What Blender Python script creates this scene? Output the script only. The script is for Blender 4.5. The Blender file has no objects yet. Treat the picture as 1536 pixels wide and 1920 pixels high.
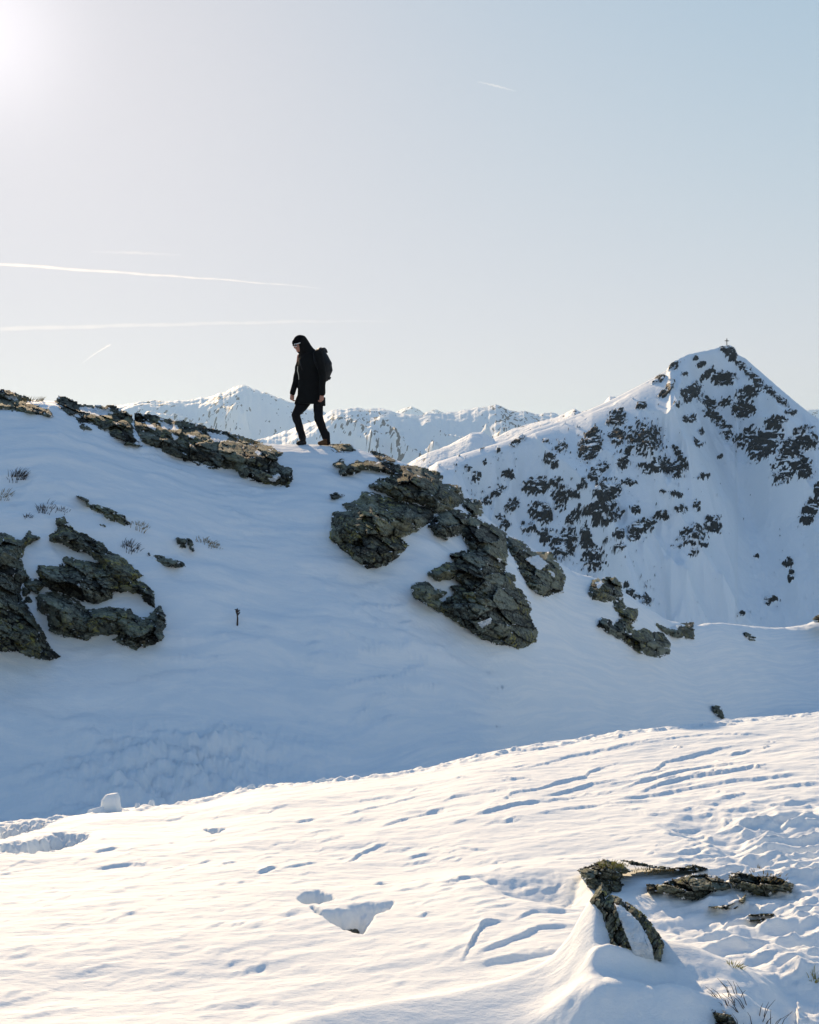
import bpy, math, random
import numpy as np
random.seed(7); rng = np.random.RandomState(11)
S = bpy.context.scene
# ------------------------------------------------------------------ camera, sky, sun, exposure
F = 40.0/36.0*1920      # focal length in photo pixels (1536 x 1920)
HZ = 850.0              # horizon row
CX = 768.0
cam_d = bpy.data.cameras.new('camera'); cam = bpy.data.objects.new('camera', cam_d)
S.collection.objects.link(cam); S.camera = cam
cam.location = (0, 0, 0); cam.rotation_euler = (math.radians(90), 0, 0)
cam_d.sensor_fit = 'VERTICAL'; cam_d.sensor_height = 36; cam_d.sensor_width = 28.8; cam_d.lens = 40
cam_d.shift_y = -(960-HZ)/1920.0
cam_d.clip_start = 0.1; cam_d.clip_end = 60000
S.render.resolution_x = 819; S.render.resolution_y = 1024
SUN_EL = math.radians(19.3); SUN_AZ = math.radians(-21.0)     # azimuth from +Y, positive to the right
sd = (math.sin(SUN_AZ)*math.cos(SUN_EL), math.cos(SUN_AZ)*math.cos(SUN_EL), math.sin(SUN_EL))
from mathutils import Vector, Matrix
w = bpy.data.worlds.new("World"); S.world = w; w.use_nodes = True
nt = w.node_tree; bg = nt.nodes['Background']
sky = nt.nodes.new('ShaderNodeTexSky'); sky.sky_type = 'NISHITA'; sky.sun_disc = False
sky.sun_elevation = SUN_EL; sky.sun_rotation = SUN_AZ
sky.altitude = 2400; sky.air_density = 1.0; sky.dust_density = 1.6; sky.ozone_density = 1.0
# aureole shoulder: the bright half of the sky saturates softly, the blue half stays as it is
def _vm(op, a, b):
    n = nt.nodes.new('ShaderNodeVectorMath'); n.operation = op
    for i, v in enumerate((a, b)):
        if v is None: continue
        if isinstance(v, tuple): n.inputs[i].default_value = v
        else: nt.links.new(v, n.inputs[i])
    return n.outputs[0]
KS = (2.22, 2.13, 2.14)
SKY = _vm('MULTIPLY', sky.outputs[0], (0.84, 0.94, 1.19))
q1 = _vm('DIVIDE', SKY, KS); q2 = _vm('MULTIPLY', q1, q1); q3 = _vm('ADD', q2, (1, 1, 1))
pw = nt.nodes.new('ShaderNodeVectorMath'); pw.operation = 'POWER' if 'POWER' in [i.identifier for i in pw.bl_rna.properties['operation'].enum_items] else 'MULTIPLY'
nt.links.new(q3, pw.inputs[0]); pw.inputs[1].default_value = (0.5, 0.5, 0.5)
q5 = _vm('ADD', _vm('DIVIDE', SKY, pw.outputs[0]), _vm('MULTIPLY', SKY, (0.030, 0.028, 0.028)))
# the sun's own aureole
tc = nt.nodes.new('ShaderNodeTexCoord'); dt = nt.nodes.new('ShaderNodeVectorMath'); dt.operation = 'DOT_PRODUCT'
nt.links.new(tc.outputs['Generated'], dt.inputs[0]); dt.inputs[1].default_value = sd
def _m(op, a, b):
    n = nt.nodes.new('ShaderNodeMath'); n.operation = op
    for i, v in enumerate((a, b)):
        if isinstance(v, (int, float)): n.inputs[i].default_value = v
        else: nt.links.new(v, n.inputs[i])
    return n.outputs[0]
dd_ = _m('MAXIMUM', dt.outputs['Value'], 0.0)
gl_ = _m('ADD', _m('MULTIPLY', _m('POWER', dd_, 480.0), 0.85), _m('MULTIPLY', _m('POWER', dd_, 60.0), 0.16))
gv = nt.nodes.new('ShaderNodeCombineXYZ')
for i_, k_ in enumerate((1.0, 0.90, 0.92)): nt.links.new(_m('MULTIPLY', gl_, k_), gv.inputs[i_])
q5 = _vm('ADD', q5, gv.outputs[0])
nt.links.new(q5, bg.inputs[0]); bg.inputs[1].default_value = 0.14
sl = bpy.data.lights.new('sun', 'SUN'); so = bpy.data.objects.new('sun', sl); S.collection.objects.link(so)
sl.energy = 3.15; sl.angle = math.radians(0.5); sl.color = (1.0, 0.73, 0.45)
so.rotation_euler = Vector(sd).to_track_quat('Z', 'Y').to_euler(); so.location = (-20, 40, 30)
S.view_settings.view_transform = 'Standard'; S.view_settings.look = 'None'
S.view_settings.exposure = 1.17; S.view_settings.gamma = 1.0
# ------------------------------------------------------------------ noise
def _hash(ix, iy, s):
    h = (ix.astype(np.int64)*374761393 + iy.astype(np.int64)*668265263 + s*1442695041) & 0x7fffffff
    h = ((h ^ (h >> 13))*1274126177) & 0x7fffffff
    return (h ^ (h >> 16)) & 0x7fffffff
def perlin(x, y, s=0):
    x = np.asarray(x, dtype=np.float64); y = np.asarray(y, dtype=np.float64)
    x0 = np.floor(x); y0 = np.floor(y); fx = x-x0; fy = y-y0
    u = fx*fx*fx*(fx*(fx*6-15)+10); v = fy*fy*fy*(fy*(fy*6-15)+10)
    def g(ix, iy, dx, dy):
        a = _hash(ix, iy, s) * (2*math.pi/0x7fffffff)
        return np.cos(a)*dx + np.sin(a)*dy
    n00 = g(x0, y0, fx, fy); n10 = g(x0+1, y0, fx-1, fy); n01 = g(x0, y0+1, fx, fy-1); n11 = g(x0+1, y0+1, fx-1, fy-1)
    return ((n00*(1-u)+n10*u)*(1-v) + (n01*(1-u)+n11*u)*v)*1.5
def fbm(x, y, o=4, s=0, g=0.5, l=2.03):
    r = 0; a = 1.0; t = 0
    for i in range(o):
        r = r + a*perlin(x*l**i, y*l**i, s+i*17); t += a; a *= g
    return r/t
def ridged(x, y, o=5, s=0, g=0.5):
    r = 0; a = 1.0; t = 0; w_ = 1.0
    for i in range(o):
        n = 1-np.abs(perlin(x*2.03**i, y*2.03**i, s+i*17))*1.6
        n = np.clip(n, 0, 1)**2*w_; r = r + a*n; t += a; a *= g; w_ = np.clip(n*1.6, 0, 1)
    return r/t
def worley(x, y, s=0):
    x0 = np.floor(x); y0 = np.floor(y)
    d1 = np.full(x.shape, 9.0); d2 = d1.copy(); val = np.zeros(x.shape); ox = val.copy(); oy = val.copy(); idv = val.copy()
    for i in (-1, 0, 1):
        for j in (-1, 0, 1):
            cx = x0+i; cy = y0+j
            a = _hash(cx, cy, s)/0x7fffffff; b = _hash(cx, cy, s+5)/0x7fffffff
            dx = x-(cx+a); dy = y-(cy+b); d = np.sqrt(dx*dx+dy*dy)
            near = d < d1
            d2 = np.where(near, d1, np.minimum(d2, d)); d1 = np.where(near, d, d1)
            ox = np.where(near, dx, ox); oy = np.where(near, dy, oy)
            idv = np.where(near, _hash(cx, cy, s+9)/0x7fffffff, idv)
    ang = idv*57.0
    return d1, d2, idv, ox*np.cos(ang)+oy*np.sin(ang)
def sstep(a, b, x):
    t = np.clip((x-a)/(b-a), 0, 1); return t*t*(3-2*t)
# ------------------------------------------------------------------ tags and meshes
def tag(o, label=None, cat=None, group=None, kind=None):
    if label: o['label'] = label
    if cat: o['category'] = cat
    if group: o['group'] = group
    if kind: o['kind'] = kind
    return o
def link(name, me, mat=None, parent=None, smooth=True):
    o = bpy.data.objects.new(name, me); S.collection.objects.link(o)
    if mat: me.materials.append(mat)
    if parent: o.parent = parent
    if smooth: me.polygons.foreach_set('use_smooth', np.ones(len(me.polygons), dtype=bool))
    me.update(); return o
def np_mesh(name, V, Q):
    me = bpy.data.meshes.new(name); V = np.asarray(V, dtype=np.float32); Q = np.asarray(Q, dtype=np.int32)
    me.vertices.add(len(V)); me.vertices.foreach_set('co', V.ravel())
    k = Q.shape[1]; me.loops.add(Q.size); me.loops.foreach_set('vertex_index', Q.ravel())
    me.polygons.add(len(Q)); me.polygons.foreach_set('loop_start', np.arange(0, Q.size, k, dtype=np.int32))
    me.polygons.foreach_set('loop_total', np.full(len(Q), k, dtype=np.int32))
    me.update(calc_edges=True); me.validate(); return me
def grid_quads(nr, nc):      # rows go away (+Y), columns go right
    i = np.arange(nr-1)[:, None]*nc + np.arange(nc-1)[None, :]
    i = i.ravel(); return np.stack([i, i+1, i+1+nc, i+nc], 1)
def set_attr(me, name, arr):
    a = me.attributes.new(name, 'FLOAT', 'POINT'); a.data.foreach_set('value', np.asarray(arr, dtype=np.float32).ravel())
def py_mesh(name, verts, faces):
    me = bpy.data.meshes.new(name); me.from_pydata([tuple(v) for v in verts], [], [tuple(f) for f in faces]); me.update(); return me
# ------------------------------------------------------------------ materials
class NT:
    def __init__(s, name):
        s.m = bpy.data.materials.new(name); s.m.use_nodes = True; s.t = s.m.node_tree; s.b = s.t.nodes['Principled BSDF']
    def n(s, typ, **k):
        nd = s.t.nodes.new(typ)
        for a, v in k.items():
            if a.startswith('i_'): nd.inputs[a[2:].replace('_', ' ')].default_value = v
            else: setattr(nd, a, v)
        return nd
    def l(s, a, b): s.t.links.new(a, b)
    def noise(s, scale, detail=4, rough=0.55, vec=None, dist=0.0):
        nd = s.n('ShaderNodeTexNoise'); nd.inputs['Scale'].default_value = scale; nd.inputs['Detail'].default_value = detail
        nd.inputs['Roughness'].default_value = rough; nd.inputs['Distortion'].default_value = dist
        s.l(vec if vec else s.pos(), nd.inputs['Vector']); return nd.outputs['Fac']
    def pos(s):
        if not hasattr(s, '_p'): s._p = s.n('ShaderNodeNewGeometry')
        return s._p.outputs['Position']
    def nz(s):
        s.pos(); x = s.n('ShaderNodeSeparateXYZ'); s.l(s._p.outputs['Normal'], x.inputs[0]); return x.outputs['Z']
    def mapv(s, sc, rot=(0, 0, 0)):
        m = s.n('ShaderNodeMapping'); m.inputs['Scale'].default_value = sc; m.inputs['Rotation'].default_value = rot
        s.l(s.pos(), m.inputs['Vector']); return m.outputs[0]
    def math(s, op, a, b=0.0, c=None):
        m = s.n('ShaderNodeMath', operation=op)
        for i, v in enumerate((a, b) if c is None else (a, b, c)):
            if isinstance(v, (int, float)): m.inputs[i].default_value = v
            else: s.l(v, m.inputs[i])
        return m.outputs[0]
    def ramp(s, f, a, b):
        m = s.n('ShaderNodeMapRange', interpolation_type='SMOOTHSTEP'); s.l(f, m.inputs[0])
        m.inputs[1].default_value = a; m.inputs[2].default_value = b; return m.outputs[0]
    def mix(s, f, a, b):
        m = s.n('ShaderNodeMix', data_type='RGBA')
        if isinstance(f, (int, float)): m.inputs[0].default_value = f
        else: s.l(f, m.inputs[0])
        for i, v in ((6, a), (7, b)):
            if isinstance(v, tuple): m.inputs[i].default_value = v+(1,) if len(v) == 3 else v
            else: s.l(v, m.inputs[i])
        return m.outputs[2]
    def bump(s, h, strength, dist, prev=None):
        b = s.n('ShaderNodeBump'); b.inputs['Strength'].default_value = strength; b.inputs['Distance'].default_value = dist
        s.l(h, b.inputs['Height'])
        if prev: s.l(prev, b.inputs['Normal'])
        return b.outputs[0]
    def attr(s, name):
        a = s.n('ShaderNodeAttribute', attribute_name=name); return a.outputs['Fac']
SNOW = (0.79, 0.835, 0.855)
def mat_snow_near():
    t = NT('snow'); 
    col = t.mix(t.ramp(t.noise(1.2, 5), 0.35, 0.7), (0.76, 0.81, 0.835), (0.81, 0.845, 0.855))
    sx_ = t.n('ShaderNodeSeparateXYZ'); t.l(t.pos(), sx_.inputs[0]); yy_ = sx_.outputs['Y']
    wv = t.n('ShaderNodeCombineXYZ'); t.l(t.math('MULTIPLY', t.attr('wind_u'), 1.1), wv.inputs[0]); t.l(t.math('MULTIPLY', t.attr('wind_v'), 4.6), wv.inputs[1])
    stk = t.noise(1.0, 7, 0.7, wv.outputs[0], 0.5)
    col = t.mix(t.math('MULTIPLY', t.math('MAXIMUM', t.ramp(stk, 0.42, 0.62), t.ramp(yy_, 9.0, 7.5)), 0.8), t.mix(0.5, col, (0.66, 0.74, 0.79)), (0.82, 0.845, 0.845))
    t.l(col, t.b.inputs['Base Color'])
    t.b.inputs['Roughness'].default_value = 0.7; t.b.inputs['Specular IOR Level'].default_value = 0.12
    rot = (0, 0, math.radians(-14))
    b1 = t.bump(t.noise(1.0, 6, 0.6, t.mapv((6, 12, 9), rot)), 0.38, 0.030)
    b2 = t.bump(t.noise(1.0, 4, 0.6, t.mapv((34, 60, 45), rot)), 0.25, 0.006, b1)
    b3 = t.bump(t.noise(210, 4, 0.8), 0.6, 0.003, b2)
    t.l(b3, t.b.inputs['Normal']); return t.m
def mat_rock(name='schist', sc=1.0, dust=0.5, tilt=0.5, green=1.0, bright=1.0):
    t = NT(name)
    v = t.mapv((2.2*sc, 2.2*sc, 9*sc), (0, tilt, 0))
    str_ = t.noise(1.0, 8, 0.68, v, 0.6)
    big = t.noise(1.3*sc, 5, 0.6); mid = t.noise(9*sc, 6, 0.7); fine = t.noise(24*sc, 6, 0.8)
    c = t.mix(t.ramp(str_, 0.36, 0.64), tuple(bright*q for q in (0.028, 0.036, 0.032)), tuple(bright*q for q in (0.150, 0.170, 0.140)))
    c = t.mix(t.math('MULTIPLY', t.ramp(fine, 0.50, 0.62), 0.8), c, tuple(bright*q for q in (0.26, 0.28, 0.24)))
    li = t.math('MULTIPLY', t.ramp(mid, 0.50, 0.60), t.ramp(big, 0.44, 0.60))
    c = t.mix(t.math('MULTIPLY', t.ramp(big, 0.35, 0.6), 0.35), c, tuple(bright*q for q in (0.085, 0.085, 0.045)))
    c = t.mix(t.math('MULTIPLY', li, min(1, 0.75*green)), c, tuple(bright*q for q in (0.27, 0.25, 0.07)))
    br = t.math('MULTIPLY', t.ramp(t.noise(3.1*sc, 5, 0.6), 0.56, 0.68), t.ramp(fine, 0.4, 0.6))
    c = t.mix(t.math('MULTIPLY', br, 0.7), c, (0.10, 0.052, 0.022))
    dk = t.ramp(t.noise(13*sc, 7, 0.8), 0.52, 0.44)
    c = t.mix(t.math('MULTIPLY', dk, 0.8), c, (0.016, 0.018, 0.017))
    tn = t.attr('tone'); c = t.mix(t.ramp(tn, 0.42, 0.0), c, (0.012, 0.014, 0.013)); c = t.mix(t.math('MULTIPLY', t.ramp(tn, 0.55, 1.0), 0.45), c, tuple(bright*q for q in (0.22, 0.235, 0.17)))
    sn = t.ramp(t.math('ADD', t.nz(), t.math('MULTIPLY', t.math('SUBTRACT', t.noise(7*sc, 6, 0.65), 0.5), 1.9)), 1.32-dust*0.5, 1.42-dust*0.5)
    sn = t.math('MAXIMUM', sn, t.ramp(t.math('ADD', t.attr('snow'), t.math('MULTIPLY', t.math('SUBTRACT', mid, 0.5), 1.6)), 0.45, 0.62))
    c = t.mix(sn, c, SNOW)
    t.l(c, t.b.inputs['Base Color']); t.b.inputs['Roughness'].default_value = 0.85; t.b.inputs['Specular IOR Level'].default_value = 0.25
    b = t.bump(str_, 1.0, 0.10/sc); b = t.bump(mid, 0.8, 0.045/sc, b); b = t.bump(fine, 0.7, 0.010/sc, b)
    t.l(b, t.b.inputs['Normal']); return t.m
def mat_mountain(name, sc, far=False):
    t = NT(name)
    rock = t.attr('rock')
    n1 = t.noise(0.35*sc, 6, 0.7); n2 = t.noise(1.3*sc, 4, 0.7)
    m = t.ramp(t.math('ADD', rock, t.math('MULTIPLY', t.math('SUBTRACT', n1, 0.5), 0.9)), 0.46, 0.56)
    if not far:
        st = t.noise(1.0, 6, 0.7, t.mapv((0.16, 0.10, 0.42), (0, math.radians(38), 0)), 0.5)
        led = t.ramp(t.math('ADD', t.nz(), t.math('MULTIPLY', t.math('SUBTRACT', st, 0.5), 4.4)), 0.90, 1.02)
        m = t.math('MULTIPLY', m, t.math('SUBTRACT', 1.0, led))
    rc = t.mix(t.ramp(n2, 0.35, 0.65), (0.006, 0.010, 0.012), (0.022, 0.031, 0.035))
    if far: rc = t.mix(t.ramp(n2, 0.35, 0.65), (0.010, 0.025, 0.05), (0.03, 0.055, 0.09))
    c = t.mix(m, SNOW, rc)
    t.l(c, t.b.inputs['Base Color']); t.b.inputs['Roughness'].default_value = 0.7; t.b.inputs['Specular IOR Level'].default_value = 0.2
    b = t.bump(n1, 0.5, 0.7/sc); b = t.bump(n2, 0.25, 0.35/sc, b)
    t.l(b, t.b.inputs['Normal']); return t.m
def mat_plain(name, col, rough=0.8, spec=0.3, metal=0.0, var=0.25, sc=20):
    t = NT(name); n = t.noise(sc, 4)
    c = t.mix(n, tuple(q*(1-var) for q in col), tuple(min(1, q*(1+var)) for q in col))
    t.l(c, t.b.inputs['Base Color']); t.b.inputs['Roughness'].default_value = rough
    t.b.inputs['Specular IOR Level'].default_value = spec; t.b.inputs['Metallic'].default_value = metal
    t.l(t.bump(n, 0.2, 0.01), t.b.inputs['Normal']); return t.m
M_SNOW = mat_snow_near()
M_ROCK = mat_rock('schist_with_lichen', 1.0, 0.20, 0.5, 0.85, 1.35)
M_ROCKG = mat_rock('schist_green_lichen', 1.0, 0.12, 0.5, 1.2, 1.5)
M_ROCKF = mat_rock('schist_foreground', 4.0, 0.35, 0.2, 0.9, 1.25)
# ------------------------------------------------------------------ base profile of the near ground
# every line below is a crest, lip or foot of the real ground: (photo column, distance, height)
def hermite(px, xs, ys):
    xs = np.asarray(xs, float); ys = np.asarray(ys, float); px = np.clip(px, xs[0], xs[-1])
    h = np.diff(xs); d = np.diff(ys)/h; m = np.zeros(len(xs))
    m[1:-1] = np.where(d[:-1]*d[1:] > 0, 2*d[:-1]*d[1:]/(d[:-1]+d[1:]+1e-12), 0); m[0] = d[0]; m[-1] = d[-1]
    k = np.clip(np.searchsorted(xs, px, side='right')-1, 0, len(h)-1)
    t = (px-xs[k])/h[k]
    return ((1+2*t)*(1-t)**2)*ys[k] + t*(1-t)**2*h[k]*m[k] + t*t*(3-2*t)*ys[k+1] + t*t*(t-1)*h[k]*m[k+1]
def Z(py, Y): return -(py-HZ)/F*Y
PXG = np.arange(-1400, 3000, 4.0)
crest_px = [-1200, -400, 0, 60, 100, 150, 250, 330, 400, 470, 520, 560, 600, 640, 700, 760, 800, 830, 870, 900, 950, 1000, 1050, 1080, 1120, 1170, 1200, 1260, 1300, 1340, 1400, 1460, 1500, 1536, 1700, 2400]
crest_py = [560, 690, 752, 752, 754, 768, 790, 804, 818, 830, 834, 834, 834, 838, 851, 869, 886, 905, 936, 962, 1000, 1030, 1056, 1075, 1085, 1110, 1131, 1165, 1172, 1168, 1173, 1177, 1173, 1163, 1130, 1050]
lip_px = [-1200, -300, 0, 110, 200, 300, 500, 620, 770, 900, 1000, 1100, 1200, 1300, 1400, 1536, 2400]
lip_py = [1640, 1560, 1540, 1533, 1520, 1511, 1477, 1466, 1445, 1411, 1393, 1381, 1367, 1358, 1344, 1332, 1280]
def kcol(xs, ys): return np.interp(PXG, xs, ys)
from_px = lambda xs, ys: hermite(PXG, xs, ys)
cY = from_px([-1200, 0, 560, 900, 1050, 1200, 1536, 2400], [16, 17.2, 18.3, 18.6, 20, 22.3, 29.5, 34])
cP = from_px(crest_px, crest_py)
lY = from_px([-1200, 0, 560, 900, 1200, 1536, 2400], [6.2, 6.8, 7.6, 8.0, 8.4, 8.6, 8.8])
lP = from_px(lip_px, lip_py)
bY = from_px([-1200, 0, 560, 900, 1050, 1200, 1536, 2400], [10, 10.6, 11.5, 13.2, 15.8, 18.8, 26.3, 30])
bP = from_px([-1200, 0, 560, 900, 1200, 1536, 2400], [1560, 1522, 1450, 1396, 1352, 1318, 1280])
def profile():
    cz = Z(cP, cY); lz = Z(lP, lY); bz = Z(bP, bY)
    adjc = np.zeros_like(cz); adjl = adjc.copy()
    for it in range(3):
        c = cz+adjc; l = lz+adjl
        nY = np.stack([0*cY-60, 0*cY-4, 0*cY+2.2, 0*cY+3.2, 0*cY+5.2, lY, lY+1.1, bY-0.6, bY+(cY-bY)*0.33, bY+(cY-bY)*0.66, cY, cY+2.5, cY+12, cY+45, cY+110], 0)
        nz_ = np.stack([0*cY-1.4, 0*cY-1.5, 0*cY-1.58, 0*cY-1.62, -1.62+(l+1.62)*0.42, l, l-0.62, bz-0.06, bz+(c-bz)*0.42, bz+(c-bz)*0.785, c, c-1.1, c-8, c-34, c*0-76], 0)
        T = np.zeros((len(ROWS), len(PXG)))
        for j in range(len(PXG)): T[:, j] = hermite(ROWS, nY[:, j], nz_[:, j])
        PY = HZ - T/np.maximum(ROWS[:, None], 1.0)*F
        big = np.where(ROWS[:, None] > bY[None, :], PY, 1e9).min(0)
        sm = np.where((ROWS[:, None] < (lY+1.0)[None, :]) & (ROWS[:, None] > 3), PY, 1e9).min(0)
        adjc += -(cP-big)/F*cY; adjl += -(lP-sm)/F*lY
    return T
ROWS = np.concatenate([np.arange(-8, 1.0, 0.5), np.arange(1.0, 2.6, 0.05), np.arange(2.6, 5.5, 0.0105), np.arange(5.5, 9.4, 0.015), np.arange(9.4, 31.5, 0.042), 31.5*np.exp(np.linspace(0, math.log(120/31.5), 60))[1:]])
T = profile()
def base_z(px, row): return np.interp(px, PXG, T[row])
TF = T
# visible depth of the slope beyond the lip (for setting rocks into it)
_PY = None
def depth_at(px, py):
    px = np.asarray(px, float); py = np.asarray(py, float)
    f = np.clip((px-PXG[0])/4, 0, len(PXG)-2); j0 = np.floor(f).astype(int); t = f-j0; out = np.zeros(px.shape)
    for q in np.unique(np.concatenate([j0.ravel(), j0.ravel()+1])):
        a = (ROWS > bY[q]-0.5) & (ROWS <= cY[q]+3)
        P = np.minimum.accumulate(_PY[a, q]); Yr = ROWS[a]
        k = np.argmin(P); P = P[:k+1]; Yr = Yr[:k+1]
        for jj, wgt in ((j0, 1-t), (j0+1, t)):
            m = jj == q
            if m.any(): out[m] += wgt[m]*np.interp(-py[m], -P, Yr)
    if out.ndim == 2 and min(out.shape) > 6:      # even out small bumps of the snow
        for _ in range(3):
            o2 = np.pad(out, 1, mode='edge'); out = (o2[:-2, 1:-1]+o2[2:, 1:-1]+o2[1:-1, :-2]+o2[1:-1, 2:]+out*2)/6
    return out
ca = np.concatenate([np.linspace(-1.6, -0.47, 60)[:-1], np.linspace(-0.47, 0.47, 1040), np.linspace(0.47, 1.6, 60)[1:]])
YY = np.repeat(ROWS[:, None], len(ca), 1)
XX = ca[None, :]*(np.maximum(YY, 1.0)+1.4)
PXv = CX + XX/np.maximum(YY, 2.4)*F
ZZ = np.zeros_like(XX)
for r in range(len(ROWS)): ZZ[r] = base_z(PXv[r], r)
PYv = HZ - ZZ/np.maximum(YY, 2.4)*F
lipv = np.interp(PXv, PXG, lY); footv = np.interp(PXv, PXG, bY); crv = np.interp(PXv, PXG, cY)
# --- broad undulation and wind texture
ang = math.radians(14); ru = XX*math.cos(ang)+YY*math.sin(ang); rv = -XX*math.sin(ang)+YY*math.cos(ang)
D = np.zeros_like(ZZ)
slope = sstep(0.2, 2.5, YY-lipv)*(1-sstep(-1.6, 0.2, YY-crv))
keep = sstep(-1.0, -0.1, -np.abs(YY-crv))        # stay true at the crest
D += slope*0.22*fbm(XX/3.4+3, YY/3.4, 3, 5)
su = XX*1.1; sv = 7.2*(YY-footv)/(crv-footv)+0.10*XX+0.5*fbm(XX/3, YY/3, 2, 47)
wsc = np.clip((crv-footv)/7.2, 0.3, 1)**1.5
D += wsc*slope*0.085*fbm(su/1.5, sv/0.42, 4, 31) + wsc*slope*0.022*fbm(su/0.5, sv/0.16, 4, 41)*sstep(-0.2, 0.35, fbm(XX/1.7, YY/1.7, 2, 43))
wr = ridged(su/1.2, sv/0.33, 3, 77); D += wsc*slope*0.11*np.clip(wr-0.5, 0, 1)*sstep(-0.05, 0.3, fbm(XX/2.1, YY/2.1, 2, 9))
crb = sstep(1.2, 0.1, np.abs(YY-crv)); D += crb*0.035*fbm(XX/0.35, YY/0.35, 4, 61)
# disturbed snow in the hollow
rough = (sstep(1.0, 0.2, np.abs(YY-(footv+0.1))/0.8)*np.exp(-((PXv-330)/190)**2)+0.25*sstep(1.0, 0.2, np.abs(YY-(footv-0.1))/1.5)*np.exp(-((PXv-330)/330)**2))
D += rough*(0.30*np.abs(fbm(XX/0.6, YY/0.5, 5, 91, 0.6)) + 0.07*fbm(XX/0.15, YY/0.15, 3, 92))
# foreground
fg = 1-sstep(-0.15, 0.5, YY-lipv)
D += fg*(0.05*fbm(ru/2.0, rv/1.0, 2, 15) + 0.011*fbm(ru/0.45, rv/0.17, 4, 16) + 0.0032*fbm(ru/0.12, rv/0.05, 3, 19))
rg = sstep(1150, 1450, PXv)*sstep(1470, 1560, PYv)
D += fg*rg*(0.055*ridged(ru/0.36, rv/0.17, 4, 23)+0.034*fbm(ru/0.2, rv/0.10, 3, 24))
mid = sstep(700, 1000, PXv)*sstep(1560, 1500, PYv)
D += fg*mid*0.008*fbm(ru/0.35, rv/0.09, 3, 27)
lb = np.exp(-((YY-lipv+0.12)/0.16)**2); D += lb*0.028*np.clip(fbm(XX/0.13, YY/0.13, 4, 55)+0.05, 0, 1)*2
lines = [  # (polyline, step height m)
 ([(888,1532),(933,1520),(988,1505),(1028,1499)],.022),([(1013,1488),(1068,1475),(1113,1462),(1163,1457)],.018),
 ([(925,1506),(950,1497),(958,1485),(1003,1477),(1043,1462),(1098,1450),(1105,1440),(1168,1420)],.016),
 ([(1165,1472),(1203,1457),(1268,1445),(1318,1432),(1408,1425)],.022),([(1193,1482),(1228,1467),(1293,1452),(1368,1445),(1413,1437),(1453,1445)],.024),
 ([(1163,1452),(1228,1437),(1248,1420),(1308,1407),(1388,1392)],.016),([(833,1505),(853,1495),(898,1487)],.02),
 ([(843,1550),(873,1542)],.014),([(650,1620),(680,1600),(715,1587)],.02),([(555,1547),(590,1542)],.02),([(175,1602),(220,1595)],.022),
 ([(485,1642),(515,1632)],.03),([(175,1627),(255,1620)],.016),([(415,1625),(440,1620)],.022),([(305,1632),(325,1628)],.016),([(345,1628),(395,1616)],.013),
 ([(767,1607),(803,1600)],.02),([(850,1585),(920,1590)],.016),([(760,1530),(860,1521)],.012),([(660,1508),(740,1500)],.014),([(600,1585),(640,1575)],.014),
 ([(660,1690),(720,1680)],.010),([(75,1670),(110,1665)],.014),([(100,1685),(135,1675)],.012),([(120,1717),(165,1715)],.012),([(385,1787),(415,1785)],.012),
 ([(0,1690),(40,1686)],.01),([(10,1855),(45,1842)],.014),([(510,1800),(560,1790)],.01),([(560,1806),(660,1806)],.008),([(200,1672),(235,1670)],.012),
 ([(840,1655),(900,1648)],.015),([(820,1660),(850,1662)],.015),([(1250,1555),(1310,1545)],.03),([(1380,1545),(1480,1532)],.035),([(1270,1600),(1340,1592)],.03),
 ([(1400,1600),(1500,1590)],.03),([(1240,1470),(1330,1462)],.012),([(1100,1390),(1190,1378)],.02),([(1000,1400),(1060,1392)],.018),([(1290,1365),(1390,1355)],.025),
 ([(1350,1500),(1400,1490)],.025),([(1420,1480),(1536,1470)],.018),([(1280,1520),(1330,1512)],.014),
 ([(868,1800),(890,1765),(905,1742),(945,1735)],.05),([(890,1795),(980,1760),(1010,1745),(1080,1740)],.03),([(880,1810),(960,1800),(1050,1790)],.02),([(960,1735),(1000,1712),(1080,1708)],.02)]
lines += [([(700,1560),(780,1535),(850,1512)],.012), ([(960,1440),(1060,1415),(1160,1400),(1250,1386)],.011), ([(1120,1500),(1250,1478),(1380,1462),(1500,1455)],.015), ([(1000,1530),(1130,1505),(1250,1492)],.011), ([(1200,1396),(1320,1379),(1450,1373)],.011), ([(620,1540),(720,1515),(820,1490)],.009)]
lines = [(P, a*(0.5 if P[0][1] > 1660 else 1.0)) for P, a in lines]
NT_ = len(lines)
for k in range(520):
    px0 = rng.uniform(-60, 1560); py0 = rng.uniform(1385, 1915)
    if py0 < np.interp(px0, lip_px, lip_py)+12: continue
    s = (py0-1300)/400; L = rng.uniform(10, 60)*(0.5+s*0.8); t = rng.uniform(-0.30, -0.12) if px0 < 900 else rng.uniform(-0.25, 0.05)
    dist = 1.7*F/(py0-HZ); ppm = 1.7/dist**2*F
    a = rng.uniform(0.5, 1.0)**2*6.2/ppm*0.33*(1.5 if px0 > 1250 else 1.0)
    lines.append(([(px0, py0), (px0+L*0.3, py0+L*0.3*t+rng.uniform(-2, 2)), (px0+L*0.65, py0+L*0.65*t+rng.uniform(-3, 3)), (px0+L, py0+L*t)], a))
fsel = np.where((YY < lipv+0.2) & (YY > 2.6) & (PXv > -120) & (PXv < 1640) & (PYv < 2000))
fx = PXv[fsel]; fy = PYv[fsel]; fY = YY[fsel]; fh = -ZZ[fsel]; add = np.zeros(len(fx)); o = np.argsort(fx); fxs = fx[o]
wob = 3.0*fbm(XX[fsel]/0.05, YY[fsel]/0.05, 3, 333)
wn = fbm(XX[fsel]/0.09, YY[fsel]/0.2, 3, 334)
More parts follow.
